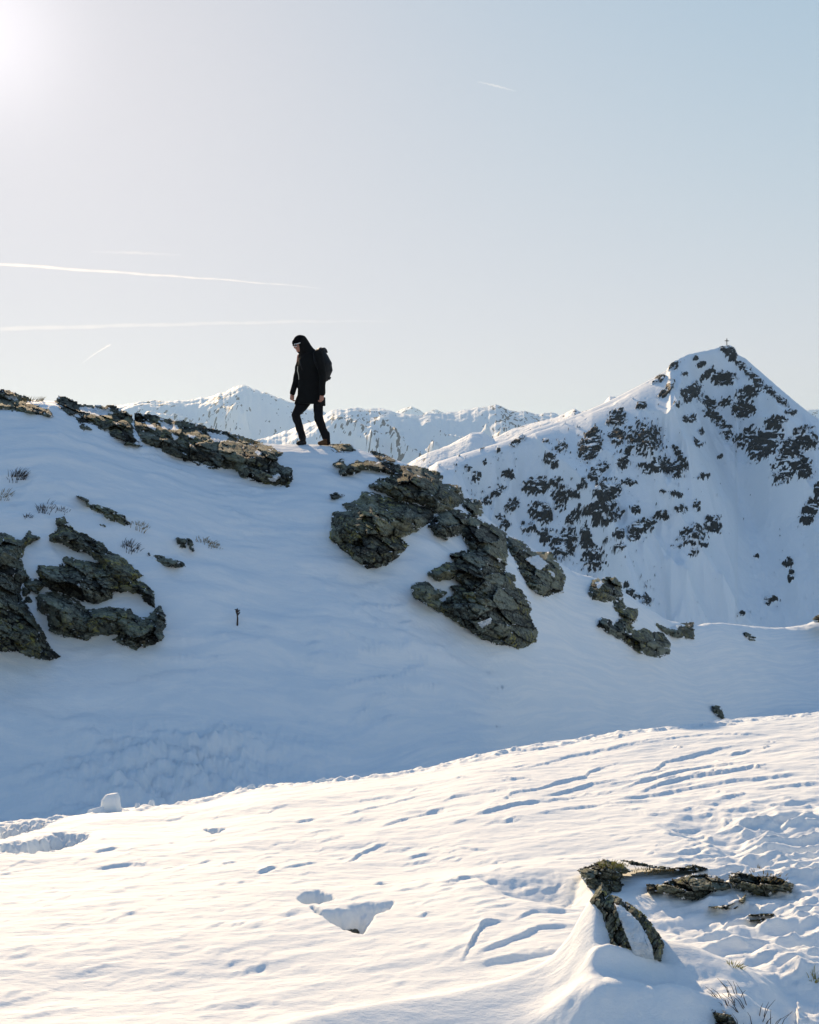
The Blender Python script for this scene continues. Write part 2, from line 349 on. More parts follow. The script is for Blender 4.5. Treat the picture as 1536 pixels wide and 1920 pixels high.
for li_, (P, a) in enumerate(lines):
    xs = [p[0] for p in P]; ys = [p[1] for p in P]; pad = 6
    i0, i1 = np.searchsorted(fxs, [xs[0]-pad, xs[-1]+pad]); idx = o[i0:i1]
    x = fx[idx]; yl = np.interp(x, xs, ys)
    L = xs[-1]-xs[0]; env = np.clip(np.minimum(x-xs[0]+pad, xs[-1]+pad-x)/(0.22*L+4), 0, 1)
    dm = (fy[idx]-yl+wob[idx]*0.55)*fY[idx]**2/(F*fh[idx])      # metres on the camera side of the step
    Lm = L*float(np.median(fY[idx]))/F if len(idx) else 1; l1 = min(0.09, 0.28*Lm+0.008); l2 = min(0.10, 0.22*Lm+0.006); a = a*(1.0 if L > 90 else 0.70)
    up = np.where(dm < 0, np.exp(dm/l1)*0.6, 0.6*(1-sstep(0, 0.014, dm)))
    dn = np.where(dm > 0, -0.5*np.exp(-dm/l2)*sstep(0, 0.016, dm), 0)
    add[idx] += a*env*(up+dn)*np.clip(0.85+(0.3 if li_ < NT_ else 0.8)*wn[idx], 0.1, 1.4)
D[fsel] += add
def polysd(px, py, P):
    P = np.asarray(P, float); n = len(P); d = np.full(px.shape, 1e9); ins = np.zeros(px.shape, bool)
    for i in range(n):
        a = P[i]; b = P[(i+1) % n]; ex, ey = b-a; wx = px-a[0]; wy = py-a[1]
        t = np.clip((wx*ex+wy*ey)/(ex*ex+ey*ey+1e-9), 0, 1); d = np.minimum(d, (wx-ex*t)**2+(wy-ey*t)**2)
        c = ((a[1] > py) != (b[1] > py)); ins ^= c & (px < (b[0]-a[0])*(py-a[1])/(b[1]-a[1]+1e-12)+a[0])
    return np.where(ins, 1, -1)*np.sqrt(d)
def carve(P, depth, soft, wobble=3.0):
    P = np.asarray(P, float); i0, i1 = np.searchsorted(fxs, [P[:, 0].min()-20, P[:, 0].max()+20]); idx = o[i0:i1]
    s = polysd(fx[idx], fy[idx], P)+wob[idx]/3*wobble
    D[fsel[0][idx], fsel[1][idx]] += -depth*sstep(-soft*0.3, soft, s)
carve([(560,1690),(575,1683),(600,1681),(622,1686),(626,1692),(600,1699),(570,1699)], 0.12, 9, 3)
carve([(585,1706),(605,1716),(650,1712),(670,1706),(700,1704),(735,1703),(728,1712),(700,1725),(690,1740),(680,1754),(640,1744),(610,1728)], 0.20, 18, 4)
carve([(384,1556),(422,1556),(412,1564),(398,1567)], 0.07, 5)
carve([(0,1585),(60,1575),(110,1560),(170,1560),(160,1575),(110,1598),(60,1603),(0,1603)], 0.12, 10, 6)
carve([(0,1545),(80,1540),(118,1536),(60,1556),(0,1572)], 0.12, 10, 6)
carve([(900,1650),(960,1642),(1040,1640),(1090,1650),(1110,1690),(1060,1705),(990,1690),(940,1680)], 0.07, 30)
carve([(700,1660),(715,1655),(735,1658),(715,1664)], 0.03, 4)
carve([(1120,1690),(1260,1690),(1420,1700),(1480,1720),(1420,1760),(1300,1765),(1240,1745),(1150,1720)], 0.07, 40)
carve([(1240,1548),(1300,1530),(1420,1528),(1545,1535),(1620,1560),(1600,1612),(1400,1604),(1290,1592)], 0.06, 45, 2)
# drifted mound beside the camera: crest line with a steep side towards us
mk = [(380,1990,3.0),(560,1926,3.05),(700,1897,3.15),(850,1868,3.25),(960,1838,3.32),(1020,1808,3.38),(1065,1760,3.42),(1095,1706,3.44),(1118,1676,3.45),(1140,1680,3.45),(1162,1692,3.45),(1188,1708,3.45),(1215,1732,3.44),(1240,1762,3.41),(1300,1779,3.38),(1370,1812,3.33),(1430,1856,3.28),(1480,1908,3.22),(1560,1985,3.1),(1800,2150,2.9)]
mkx = [m[0] for m in mk]
kY = hermite(PXv, mkx, [m[2] for m in mk]); kP = hermite(PXv, mkx, [m[1] for m in mk])
gz = np.zeros_like(kY)
tz = Z(kP, kY)
gcol = np.interp(PXG, PXG, T[np.searchsorted(ROWS, 3.35)])
A = np.clip(tz-np.interp(PXv, PXG, gcol), 0, 1)
dd = YY-kY
wf = 0.30+0.04*sstep(900, 1100, PXv); wb = 0.10+A*0.45
prof = np.where(dd > 0, np.exp(-(dd/wb)**2), np.exp(-(np.abs(dd)/wf)**1.35))
prof *= (YY > 1.5)
D = D*(1-0.85*np.clip(prof, 0, 1)*(A > 0.02)) + A*prof
xq = (PXv-1175)/75.0; D += 0.045*np.exp(-xq**4)*np.exp(-((YY-3.25-0.02*xq)/0.035)**2)
# lumps on its near side
for (px, py, Yc, h, s) in [(1215,1865,3.12,0.045,0.10),(1290,1900,3.08,0.07,0.10),(1120,1890,3.08,0.05,0.12),(1060,1880,3.12,0.03,0.10),(1400,1905,3.1,0.05,0.07),(1465,1850,3.55,0.05,0.13),(1530,1880,3.4,0.06,0.15)]:
    x0 = (px-CX)/F*Yc; D += h*np.exp(-(((XX-x0)/s)**2+((YY-Yc)/(s*0.8))**2))
D += np.exp(-((YY-3.05)/0.3)**2)*sstep(950, 1100, PXv)*0.012*fbm(XX/0.07, YY/0.07, 3, 444)
ZF = ZZ+D
V = np.stack([XX.ravel(), YY.ravel(), ZF.ravel()], 1)
me = np_mesh('snow_ground', V, grid_quads(len(ROWS), len(ca)))
set_attr(me, 'wind_u', su); set_attr(me, 'wind_v', sv)
tag(link('snow_ground', me, M_SNOW), kind='structure')
TF = np.stack([np.interp(PXG, PXv[r], ZF[r]) for r in range(len(ROWS))]); _PY = HZ - TF/np.maximum(ROWS[:, None], 1.0)*F
def ground_at(px, Y):
    r = min(np.searchsorted(ROWS, Y), len(ROWS)-1); return float(np.interp((px-CX)/F*Y, XX[r], ZF[r]))
def fg_depth(px, py):       # distance of the visible foreground point at this photo position
    a = np.where((ROWS > 3.0) & (ROWS < 9))[0]
    for r in a:
        z = np.interp((px-CX)/F*ROWS[r], XX[r], ZF[r])
        if HZ-z/ROWS[r]*F <= py: return ROWS[r]
    return 8.0
# ------------------------------------------------------------------ rocks
GR_S = 'rock outcrops on the ridge slope'; GR_F = 'rocks poking out of the foreground snow'
def rock(label, P, holes=(), bulge=0.35, R=22, step=1.8, mat=None, D0=None, back=0.25, sink=0.05, nz_=1.0, wobble=4.0, strata=-0.45, seed=0, group=GR_S, fac=1.0, grow=3.5, edge=1.0):
    P = np.asarray(P, float)
    x0, y0 = P.min(0)-8; x1, y1 = P.max(0)+8
    gx = np.arange(x0, x1, step); gy = np.arange(y0, y1, step)
    px, py = np.meshgrid(gx, gy)
    s = polysd(px, py, P)
    s = s+grow; k = 1.0/fac
    hs = np.full(px.shape, -99.0)
    for h in holes: hs = np.maximum(hs, polysd(px, py, h))
    hs = hs + wobble*1.3*fbm(px/8, py/6, 4, seed+33, 0.65); sm_ = sstep(-2.0, 2.0, hs)
    s = s + wobble*fbm(px/14*k, py/9*k, 3, seed+3) + wobble*0.5*fbm(px/4*k, py/3*k, 2, seed+8)
    base = depth_at(px, py) if D0 is None else D0(px, py)
    mpp = np.median(base)/F                      # metres per photo pixel
    si = np.clip(s, 0, None)
    b = bulge*(1-np.exp(-si/R))-sink
    c_, s_ = math.cos(strata), math.sin(strata)
    qu = (px*c_-py*s_)*k; qv = (px*s_+py*c_)*k
    d1, d2, idv, pl = worley(qu/46+0.35*fbm(qu/30, qv/30, 2, seed), qv/21, seed+1)
    e1, e2, iv2, pl2 = worley(qu/19, qv/7.5, seed+2)
    am = np.clip(si/(R*0.6), 0.2, 1)*nz_
    n = 24*(idv-0.5) + 34*pl + 7*(iv2-0.5) + 10*pl2 - 8*np.exp(-((d2-d1)/0.05)**2) - 5*np.exp(-((e2-e1)/0.07)**2)
    n += 6*fbm(qu/34, qv/14, 4, seed+4) + 3.2*fbm(qu/7, qv/3, 3, seed+6)
    tone = np.clip(0.57+0.75*(idv-0.5)+0.35*(iv2-0.5)-0.45*np.exp(-((d2-d1)/0.06)**2)-0.35*np.exp(-((e2-e1)/0.08)**2), 0, 1)
    nn = fbm(px/11*k, py/7*k, 4, seed+51, 0.65)
    sm_ = np.maximum(sm_, sstep(0.0, 2.5, 1.5-si*0.6+13*(nn-0.07)*edge))
    sm_ = np.maximum(sm_, 0.8*np.exp(-((d2-d1)/0.07)**2)*sstep(0.12, 0.28, nn+0.1*fbm(px/40, py/40, 2, seed+52)))
    b = b + am*n*fac*mpp*0.85*(1-0.85*sm_) + sm_*mpp*(3+np.clip(hs, 0, 8)*0.4+2.5*fbm(px/10, py/8, 4, seed+44))
    Yf = base-b; Yb = base+back+0.4*bulge*(1-np.exp(-si/R))
    inside = s > 0
    cell = inside[:-1, :-1] & inside[1:, :-1] & inside[:-1, 1:] & inside[1:, 1:]
    nr, nc = px.shape; N = nr*nc
    u = (px-CX)/F; v = -(py-HZ)/F
    Vf = np.stack([u*Yf, Yf, v*Yf], -1).reshape(-1, 3); Vb = np.stack([u*Yb, Yb, v*Yb], -1).reshape(-1, 3)
    I = np.arange(N).reshape(nr, nc); a = I[:-1, :-1]; b_ = I[:-1, 1:]; c = I[1:, 1:]; d = I[1:, :-1]
    q = [np.stack([a[cell], d[cell], c[cell], b_[cell]], 1), np.stack([a[cell], b_[cell], c[cell], d[cell]], 1)+N]
    cp = np.pad(cell, 1)
    for (m, A_, B_) in ((cell & ~cp[:-2, 1:-1], a, b_), (cell & ~cp[2:, 1:-1], c, d), (cell & ~cp[1:-1, :-2], d, a), (cell & ~cp[1:-1, 2:], b_, c)):
        q.append(np.stack([A_[m], B_[m], B_[m]+N, A_[m]+N], 1))
    Q = np.concatenate(q); Vall = np.concatenate([Vf, Vb])
    used, inv = np.unique(Q, return_inverse=True)
    me = np_mesh('rock', Vall[used], inv.reshape(Q.shape))
    set_attr(me, 'tone', np.concatenate([tone.ravel()]*2)[used])
    set_attr(me, 'snow', np.concatenate([sm_.ravel(), sm_.ravel()*0])[used])
    ob = link('rock', me, mat or M_ROCK, smooth=True)
    try: me.set_sharp_from_angle(angle=math.radians(38))
    except Exception: pass
    # origin at the thing's base
    co = Vall[used]; c0 = Vector((float(co[:, 0].mean()), float(co[:, 1].mean()), float(co[:, 2].min())))
    me.transform(Matrix.Translation(-c0)); ob.location = c0
    return tag(ob, label, 'rock', group)
rock('low dark rock on the ridge crest at the far left edge', [(-90,725),(0,733),(20,734),(50,748),(98,765),(100,783),(60,775),(0,765),(-90,760)], [[(0,738),(25,742),(38,752),(20,748)]], .3, 14, seed=1)
rock('notched grey rock with a snow ledge on the crest, left of the long slab',
     [(111,744),(131,748),(150,760),(180,762),(211,764),(234,772),(247,781),(250,801),(265,836),(234,832),(209,820),(203,811),(172,793),(156,797),(142,783),(129,777),(111,764),(105,754)],
     [[(150,762),(205,767),(212,775),(184,780),(150,772)]], .35, 14, seed=2)
rock('small rock in the snow just under the notched crest rock', [(141,801),(156,795),(172,805),(160,810),(146,808)], (), .12, 7, seed=3, wobble=2)
rock('long dark slab lying along the crest left of the hiker',
     [(254,777),(281,779),(304,786),(336,790),(367,798),(422,812),(469,825),(500,836),(531,848),(527,854),(517,863),(523,871),(547,881),(549,899),(541,916),(508,908),(477,902),(453,893),(441,879),(410,879),(375,871),(344,861),(312,848),(289,836),(266,828),(258,813),(253,797)],
     [[(270,787),(293,801),(291,808),(275,798)],[(297,790),(332,797),(336,807),(305,803)],[(320,809),(334,820),(328,826)],[(347,815),(370,817),(362,824)],[(387,809),(430,817),(424,827),(402,829)],[(504,899),(520,887),(527,891),(523,899),(508,903)],[(475,843),(492,848),(486,856)]],
     .5, 22, seed=4, mat=M_ROCK)
rock('big mossy rock wall cut by the left edge of the photo',
     [(-120,990),(12,1002),(40,1015),(55,996),(58,1004),(77,1007),(52,1020),(45,1029),(39,1052),(54,1083),(42,1093),(39,1102),(40,1125),(49,1135),(65,1162),(83,1191),(90,1212),(115,1231),(87,1238),(62,1233),(33,1222),(-120,1215)],
     (), .75, 30, seed=5, mat=M_ROCKG)
rock('arched boulder with a snow hollow, upper part of the left rock group',
     [(92,1004),(110,991),(106,972),(121,971),(130,989),(144,996),(167,1006),(192,1020),(202,1035),(227,1043),(250,1064),(266,1079),(258,1085),(288,1110),(288,1125),(290,1139),(271,1127),(258,1110),(215,1110),(208,1122),(188,1131),(154,1127),(125,1114),(98,1108),(79,1097),(69,1070),(73,1062),(92,1062),(117,1060),(123,1064),(117,1050),(125,1044),(154,1052),(179,1054),(187,1060),(167,1037),(137,1031),(121,1020),(92,1015)],
     (), .6, 22, seed=6, mat=M_ROCKG)
rock('wide low boulder at the foot of the left rock group',
     [(73,1115),(100,1109),(129,1120),(150,1131),(158,1140),(171,1145),(204,1139),(221,1141),(244,1143),(254,1156),(279,1160),(283,1150),(300,1137),(304,1145),(310,1156),(310,1175),(300,1187),(308,1193),(292,1206),(252,1216),(225,1206),(213,1200),(225,1189),(194,1191),(177,1191),(163,1200),(113,1191),(94,1181),(90,1154),(71,1143),(69,1125)],
     (), .6, 22, seed=7, mat=M_ROCKG)
rock('brown earthy rock wedged in the gap of the left rock group', [(42,1088),(70,1085),(82,1098),(72,1112),(60,1130),(44,1130)], (), .2, 12, seed=8, mat=M_ROCKG, wobble=2)
rock('thin tapering slab in the snow above the left rock group', [(131,928),(155,934),(176,944),(211,957),(234,969),(245,983),(238,990),(223,983),(203,973),(176,955),(150,940)], (), .14, 8, seed=9, wobble=2.5)
rock('narrow dark splinter below the thin tapering slab', [(168,957),(180,965),(197,987),(187,986),(176,972)], (), .1, 6, seed=10, wobble=1.5)
rock('left one of the pair of small upright stones on the slope', [(332,1010),(348,1012),(347,1026),(338,1026)], (), .16, 5, seed=11, wobble=2)
rock('right one of the pair of small upright stones on the slope', [(352,1010),(359,1013),(362,1032),(355,1024)], (), .14, 5, seed=12, wobble=2)
rock('flat sliver of rock below the pair of small stones', [(279,1038),(312,1045),(340,1055),(365,1069),(340,1067),(312,1061),(292,1050)], (), .12, 7, seed=13, wobble=2)
rock('flat dark stone on the crest just right of the hiker', [(618,836),(640,833),(658,836),(666,843),(640,846),(626,845)], (), .14, 7, seed=14, wobble=2, sink=0.0)
rock('thin dark stone on the crest halfway between hiker and outcrop', [(695,846),(723,855),(748,868),(738,869),(712,859)], (), .12, 5, seed=15, wobble=1.5, sink=0)
rock('overhanging dark ledge at the top of the middle outcrop',
     [(625,871),(641,863),(651,873),(671,865),(713,867),(742,872),(781,876),(820,886),(829,896),(827,907),(863,913),(863,923),(872,936),(899,940),(904,962),(892,972),(872,956),(866,943),(846,956),(817,961),(788,943),(752,940),(736,930),(693,912),(710,900),(749,887),(723,886),(680,878),(667,887),(641,892),(638,878)],
     (), .7, 18, seed=16)
rock('large rounded boulder under the ledge of the middle outcrop',
     [(679,920),(700,926),(736,936),(755,941),(781,946),(811,956),(812,975),(788,992),(746,1008),(765,1022),(745,1045),(723,1060),(710,1062),(690,1066),(654,1040),(619,1008),(625,962),(658,959),(643,946),(677,936)],
     (), .95, 32, seed=17, mat=M_ROCKG)
rock('tiny rock in the snow left of the middle outcrop', [(617,931),(628,925),(645,928),(625,935)], (), .08, 5, seed=18, wobble=1.5)
rock('small round boulder overhanging the snow patch of the middle outcrop', [(803,988),(824,962),(846,956),(872,961),(886,975),(863,998),(837,1011),(817,1001)], (), .75, 18, seed=19)
rock('tall jagged crag forming the lower end of the middle outcrop',
     [(880,968),(921,983),(949,1003),(951,1040),(947,1073),(964,1079),(965,1099),(980,1109),(996,1141),(991,1154),(1008,1187),(1004,1203),(975,1215),(931,1206),(905,1197),(879,1180),(843,1158),(801,1133),(776,1119),(773,1096),(798,1091),(817,1105),(837,1112),(817,1125),(830,1130),(853,1112),(846,1101),(866,1097),(853,1083),(820,1089),(804,1075),(837,1057),(856,1053),(843,1040),(863,1036),(885,1031),(869,1005),(863,996)],
     [[(890,987),(899,986),(898,992)],[(895,1168),(920,1158),(922,1166),(905,1178)],[(930,1045),(944,1050),(938,1056)]], 1.0, 26, seed=20, mat=M_ROCKG)
rock('boulder with a snow cap right of the jagged crag',
     [(949,1003),(980,1019),(1003,1036),(1032,1036),(1048,1060),(1059,1079),(1055,1109),(1019,1117),(996,1102),(977,1073),(970,1053),(956,1034)],
     [[(983,1048),(1012,1070),(1029,1057),(1009,1040)],[(1029,1070),(1042,1076),(1040,1084)]], .8, 18, seed=21, mat=M_ROCKG)
rock('knobbly lichen boulder on the crest right of the middle outcrop',
     [(1112,1089),(1133,1085),(1154,1084),(1164,1096),(1166,1117),(1140,1127),(1112,1124),(1105,1110)], [[(1116,1092),(1128,1087),(1132,1096),(1122,1102)]], .6, 14, seed=22, mat=M_ROCKG)
rock('chain of green lichen boulders below the knobbly crest boulder',
     [(1150,1124),(1167,1122),(1174,1141),(1194,1143),(1192,1162),(1181,1173),(1192,1183),(1209,1180),(1244,1190),(1255,1207),(1255,1225),(1237,1232),(1202,1225),(1167,1200),(1122,1173),(1129,1159),(1143,1162),(1150,1173),(1167,1159),(1154,1141)],
     (), .7, 16, seed=23, mat=M_ROCKG)
rock('angular block with a snowy top at the low end of the ridge', [(1230,1171),(1258,1179),(1284,1169),(1300,1170),(1300,1196),(1269,1193),(1244,1184)], [[(1250,1172),(1278,1172),(1270,1180),(1258,1179)]], .5, 10, seed=24)
rock('dark stone standing in for small pits in the snow right of the angular ridge block', [(1388,1184),(1406,1190),(1419,1200),(1408,1199),(1395,1192)], (), .1, 5, seed=25, wobble=1.5)  # added rock shape where the snow only has small dark pits
rock('brown rock cut by the right edge on the far snow rim', [(1526,1160),(1545,1150),(1600,1150),(1600,1170),(1530,1166)], (), .2, 6, seed=26, D0=lambda a, b: a*0+28.6, wobble=1.5)
rock('little lichen stone just behind the lit snow edge at right', [(1337,1324),(1349,1325),(1358,1348),(1345,1345)], (), .2, 5, seed=27, wobble=1.5)
# foreground stones stand upright out of the snow
def stand(Yb, ybase, lean=0.0): return lambda a, b: Yb+(ybase-b)*lean
kf = dict(grow=1.0, group=GR_F, mat=M_ROCKF, step=1.3, sink=0.0, back=0.12, strata=-0.15)
def fr(label, P, holes, bulge, R, Yb, lean=0.0008, seed=0, **k):
    kk = dict(kf); kk.update(k); return rock(label, P, holes, bulge, R, D0=stand(Yb, max(p[1] for p in P), lean), seed=seed, **kk)
Yh = fg_depth(1062, 1692); Ys = fg_depth(1300, 1690)
fr('blocky dark rock at the left end of the foreground ledge', [(1082,1632),(1105,1622),(1132,1610),(1160,1618),(1187,1632),(1168,1640),(1164,1652),(1178,1672),(1172,1684),(1135,1682),(1102,1672),(1096,1650)], (), .09, 16, Yh, seed=41, lean=.0010)
fr('thin slab edge behind the blocky foreground rock', [(1160,1612),(1185,1614),(1225,1623),(1262,1627),(1300,1621),(1326,1628),(1318,1632),(1280,1632),(1240,1629),(1190,1623)], (), .04, 6, Ys+.30, seed=42, wobble=2, strata=0.0)
fr('long frosted ledge right of the blocky foreground rock', [(1208,1655),(1230,1660),(1262,1648),(1300,1637),(1340,1642),(1368,1655),(1372,1668),(1345,1672),(1320,1684),(1292,1694),(1262,1678),(1215,1672)], [[(1226,1648),(1262,1640),(1255,1655),(1235,1656)]], .06, 12, Ys, seed=43, lean=.0014)
fr('speckled brown rock at the right end of the foreground ledge', [(1365,1640),(1385,1634),(1415,1642),(1450,1640),(1488,1658),(1484,1674),(1455,1670),(1430,1684),(1400,1672),(1372,1664)], (), .05, 10, Ys-.02, seed=44, lean=.0014)
fr('tilted wedge of stone in front of the foreground ledge', [(1328,1700),(1362,1698),(1384,1690),(1399,1675),(1398,1690),(1380,1704),(1350,1706)], (), .03, 6, fg_depth(1360, 1706)-.02, seed=45, wobble=1.5)
fr('upper one of two thin dark stones below the tilted wedge', [(1402,1716),(1425,1713),(1452,1713),(1450,1717),(1420,1719)], (), .02, 3, fg_depth(1425, 1720)-.03, seed=46, wobble=1)
fr('lower one of two thin dark stones below the tilted wedge', [(1396,1723),(1415,1724),(1435,1722),(1430,1727),(1408,1728)], (), .02, 3, fg_depth(1415, 1729)-.03, seed=47, wobble=1)
M_MOSS = mat_rock('mossy_brown_schist', 4.0, 0.2, 0.9, 1.3, 1.4)
fr('pointed mossy rock with a snow streak, standing up from the snow drift', [(1106,1690),(1119,1668),(1129,1656),(1136,1666),(1142,1676),(1160,1682),(1176,1692),(1196,1704),(1214,1720),(1232,1746),(1246,1768),(1240,1800),(1150,1800),(1134,1745),(1126,1715),(1114,1700)],
   [[(1152,1694),(1166,1698),(1182,1712),(1200,1730),(1212,1752),(1224,1778),(1232,1840),(1194,1840),(1184,1778),(1172,1748),(1160,1718)]], .075, 14, 3.28, .0014, seed=48, nz_=0.55, wobble=2.2, strata=1.1, back=.10, edge=.5, mat=M_MOSS)
fr('brown mossy rock at the bottom edge under the snow drift', [(1330,1888),(1352,1892),(1372,1900),(1384,1925),(1380,1960),(1336,1960),(1340,1915)], (), .05, 8, 3.02, seed=50, wobble=2)
fr('small brown rock near the right edge beyond the snow drift', [(1485,1852),(1496,1849),(1518,1862),(1517,1872),(1500,1866)], (), .03, 5, 3.52, seed=51, wobble=1.2)
fr('dark brown rock cut by the right edge beyond the snow drift', [(1524,1876),(1545,1872),(1570,1880),(1560,1890),(1530,1882)], (), .03, 5, 3.45, seed=52, wobble=1.2)
fr('muddy stone at the bottom of the melt hole in the snow', [(618,1746),(632,1730),(650,1730),(672,1742),(684,1764),(650,1772)], (), .03, 8, fg_depth(655, 1738)+.02, seed=53, wobble=1.2, mat=mat_rock('mud_stone', 4.0, 0.0, 0.2, 0.6, 0.9))
# ------------------------------------------------------------------ mountains
def mountain(name, cols, nodesY, nodesZ, rows, disp, mat, rockf):
    XX_ = np.zeros((len(rows), len(cols))); YY_ = XX_.copy(); ZZ_ = XX_.copy()
    for j in range(len(cols)):
        ky = nodesY[:, j]
        yy = np.interp(rows, np.arange(len(ky)), ky); YY_[:, j] = yy; ZZ_[:, j] = hermite(yy, ky, nodesZ[:, j])
        XX_[:, j] = (cols[j]-CX)/F*yy
    PX_ = np.repeat(cols[None, :], len(rows), 0); R_ = np.repeat(rows[:, None], len(cols), 1)
    Zd = ZZ_+disp(XX_, YY_, R_, PX_, ZZ_)
    PY_ = HZ-Zd/YY_*F
    rk = rockf(XX_, YY_, PX_, PY_, R_)
    if isinstance(rk, tuple): rk, dz = rk; Zd = Zd+dz
    me = np_mesh(name, np.stack([XX_.ravel(), YY_.ravel(), Zd.ravel()], 1), grid_quads(len(rows), len(cols)))
    set_attr(me, 'rock', rk)
    return tag(link(name, me, mat), kind='structure')
mpx = [500, 740, 800, 820, 870, 930, 960, 1000, 1050, 1100, 1150, 1200, 1230, 1250, 1258, 1275, 1290, 1340, 1352, 1368, 1378, 1383, 1400, 1430, 1470, 1500, 1520, 1536, 1700, 2300]
mpy = [1000, 905, 880, 866, 850, 832, 822, 804, 790, 770, 748, 722, 706, 694, 682, 672, 665, 654, 649, 647, 652, 664, 674, 700, 735, 760, 776, 786, 860, 900]
cols = np.concatenate([np.arange(500, 700, 8), np.arange(700, 1600, 1.5), np.arange(1600, 2300, 8)]).astype(float)
Mc = np.interp(cols, mpx, mpy)
Yc = hermite(cols, [500, 820, 1000, 1150, 1260, 1362, 1500, 1700, 2300], [400, 440, 480, 505, 525, 545, 500, 470, 460])
Zc = Z(Mc, Yc)
sh = np.interp(cols, [700, 790, 830, 960, 1080, 1110, 1200, 1235, 1260], [5, 9, 8, 6, 3, 5.5, 4.5, 2.0, 0.0])*0.9
Yv = Yc-(Zc+70)/0.68
NY = np.stack([0*cols+60, 0*cols+180, Yv-60, Yv, Yv+(Yc-Yv)*0.5, Yc-0.5-sh*2.6, Yc, Yc+14, Yc+120], 0)
NZ = np.stack([0*cols-90, 0*cols-84, 0*cols-78, 0*cols-64, -64+(Zc+64)*0.50, Zc-0.2-sh*0.55, Zc, Zc-7, Zc-95], 0)
rows_m = np.concatenate([np.linspace(0, 2, 20)[:-1], np.linspace(2, 3, 40)[:-1], np.linspace(3, 5, 430)[:-1], np.linspace(5, 6, 24)[:-1], np.linspace(6, 8, 30)])
def o4(x, y): return (1000+x/2.866, 620+y/2.866)
def o3(x, y): return (560+x/3.072, 780+y/3.072)
blobs = []
for (x, y, rx, ry, a, d) in [(1045,100,42,22,0,1.1),(1065,135,26,34,0,1.2),(755,185,32,20,-30,1),(680,262,34,12,-25,1),(740,300,18,30,20,.9),(875,155,12,10,0,.9),(905,190,24,10,-30,.9),(815,238,18,8,0,.8),
 (1020,262,66,34,0,1.3),(935,240,55,16,-38,1),(850,335,62,34,-38,1.25),(940,390,58,26,25,.95),(1150,340,66,34,-25,.85),(1130,425,58,46,-20,1.0),(1040,390,50,22,0,.6),(1110,190,34,18,35,1),(1160,235,40,20,45,.85),(1215,290,52,18,45,.9),(1280,340,52,16,42,.85),(1330,380,40,12,40,.8),(1385,447,24,12,0,.9),
 (450,480,48,38,-30,1),(450,575,36,44,-30,1.15),(585,412,26,10,-10,.9),(700,345,30,12,-20,.7),(770,405,20,8,0,.8),(840,480,34,16,0,1),
 (310,620,52,86,25,1),(155,630,26,18,-20,1),(85,690,30,16,-30,1),(110,730,20,16,0,.8),(345,765,66,26,-42,1.1),(480,715,34,30,-40,.8),(500,660,70,14,-50,.7),
 (600,590,85,80,0,.55),(650,740,66,34,-10,.9),(740,740,80,40,25,1),(790,680,62,16,55,.8),(885,610,26,14,30,1),(905,550,10,12,0,.8),(1000,680,12,7,0,.8),
 (1250,600,120,62,-52,1.25),(1150,580,70,44,-30,.8),(1300,490,60,22,-10,.95),(1390,640,130,46,-52,.8),(1470,600,52,40,20,.85),(1460,770,44,32,-20,1),(1350,775,70,40,-40,.85),(1420,720,60,40,0,.7),
 (970,470,66,24,42,.85),(1045,550,40,30,60,.85),(1020,510,50,20,50,.7),
 (40,850,54,32,-30,1.05),(40,985,62,44,40,1.1),(120,820,30,20,-30,.9),(215,885,36,22,20,.9),(390,870,72,60,-30,1.05),(355,970,84,36,-15,1.2),(345,1030,44,18,-30,1),(515,822,36,14,0,1),(150,900,40,60,0,.55),(270,830,30,20,-40,.7),
 (390,1040,28,14,-20,.9),(460,1105,28,30,0,.9),(390,1142,16,10,0,.9),(455,1175,34,18,-30,.85),(550,970,28,12,20,1),(570,1065,64,34,-20,1),(540,1115,30,20,-10,1),(690,1000,36,20,0,.85),(620,1050,30,26,0,.9),(230,1000,60,30,-45,.6),(440,1000,50,20,-30,.6),
 (170,1150,56,80,20,.75),(290,1140,34,86,-10,.85),(325,1230,56,66,0,.75),(60,1110,30,30,0,.6),
 (790,965,34,18,0,.85),(770,890,30,12,0,.6),(880,945,14,30,0,.5),(965,1018,40,16,-15,1),(970,1070,42,22,0,1),(860,1105,74,46,-20,.6),(862,1200,30,16,-20,.95),(770,1160,28,8,0,.95),(915,1160,20,10,0,.7),(700,872,20,12,0,.6),(920,790,30,14,0,.7),
 (1200,1215,14,7,20,1.1),(1370,1255,24,22,0,1),(1385,1320,16,30,10,1.1),(1280,1452,38,6,5,1.1),(1262,1466,12,12,0,1.1),(1118,1532,24,5,-10,1.1),
 (1495,960,36,90,35,.85),(1470,1030,30,16,-20,.9),(1530,870,24,34,0,.9),(540,1430,38,20,10,.75),(610,1455,28,22,0,.75),(495,1375,14,14,0,.8)]:
    cx_, cy_ = o4(x, y); blobs.append((cx_, cy_, rx/2.866, ry/2.866, a, d))
for (x, y, rx, ry, a, d) in [(1020,360,22,24,0,1),(975,310,14,14,0,.8),(1070,270,10,10,0,.8),(1210,345,34,22,0,1),(1150,440,46,16,-40,.9),(1080,500,30,16,0,.8),(1230,520,44,28,-40,1),(1370,410,76,44,-20,1),(1400,570,64,48,20,1.05),(1160,590,24,16,0,.7),(1190,640,28,20,0,.8),(1330,660,44,24,20,.7),(1420,720,30,20,-30,.9),(1480,390,24,20,-30,.9),(1440,250,34,24,-40,.9),(1510,190,24,22,0,1),(1500,740,44,66,10,.85),(1050,160,20,26,-40,.9),(1260,155,50,12,-35,.8),(1430,145,14,8,0,.7),(1150,205,10,12,0,.8)]:
    cx_, cy_ = o3(x, y); blobs.append((cx_, cy_, rx/3.072, ry/3.072, a, d))
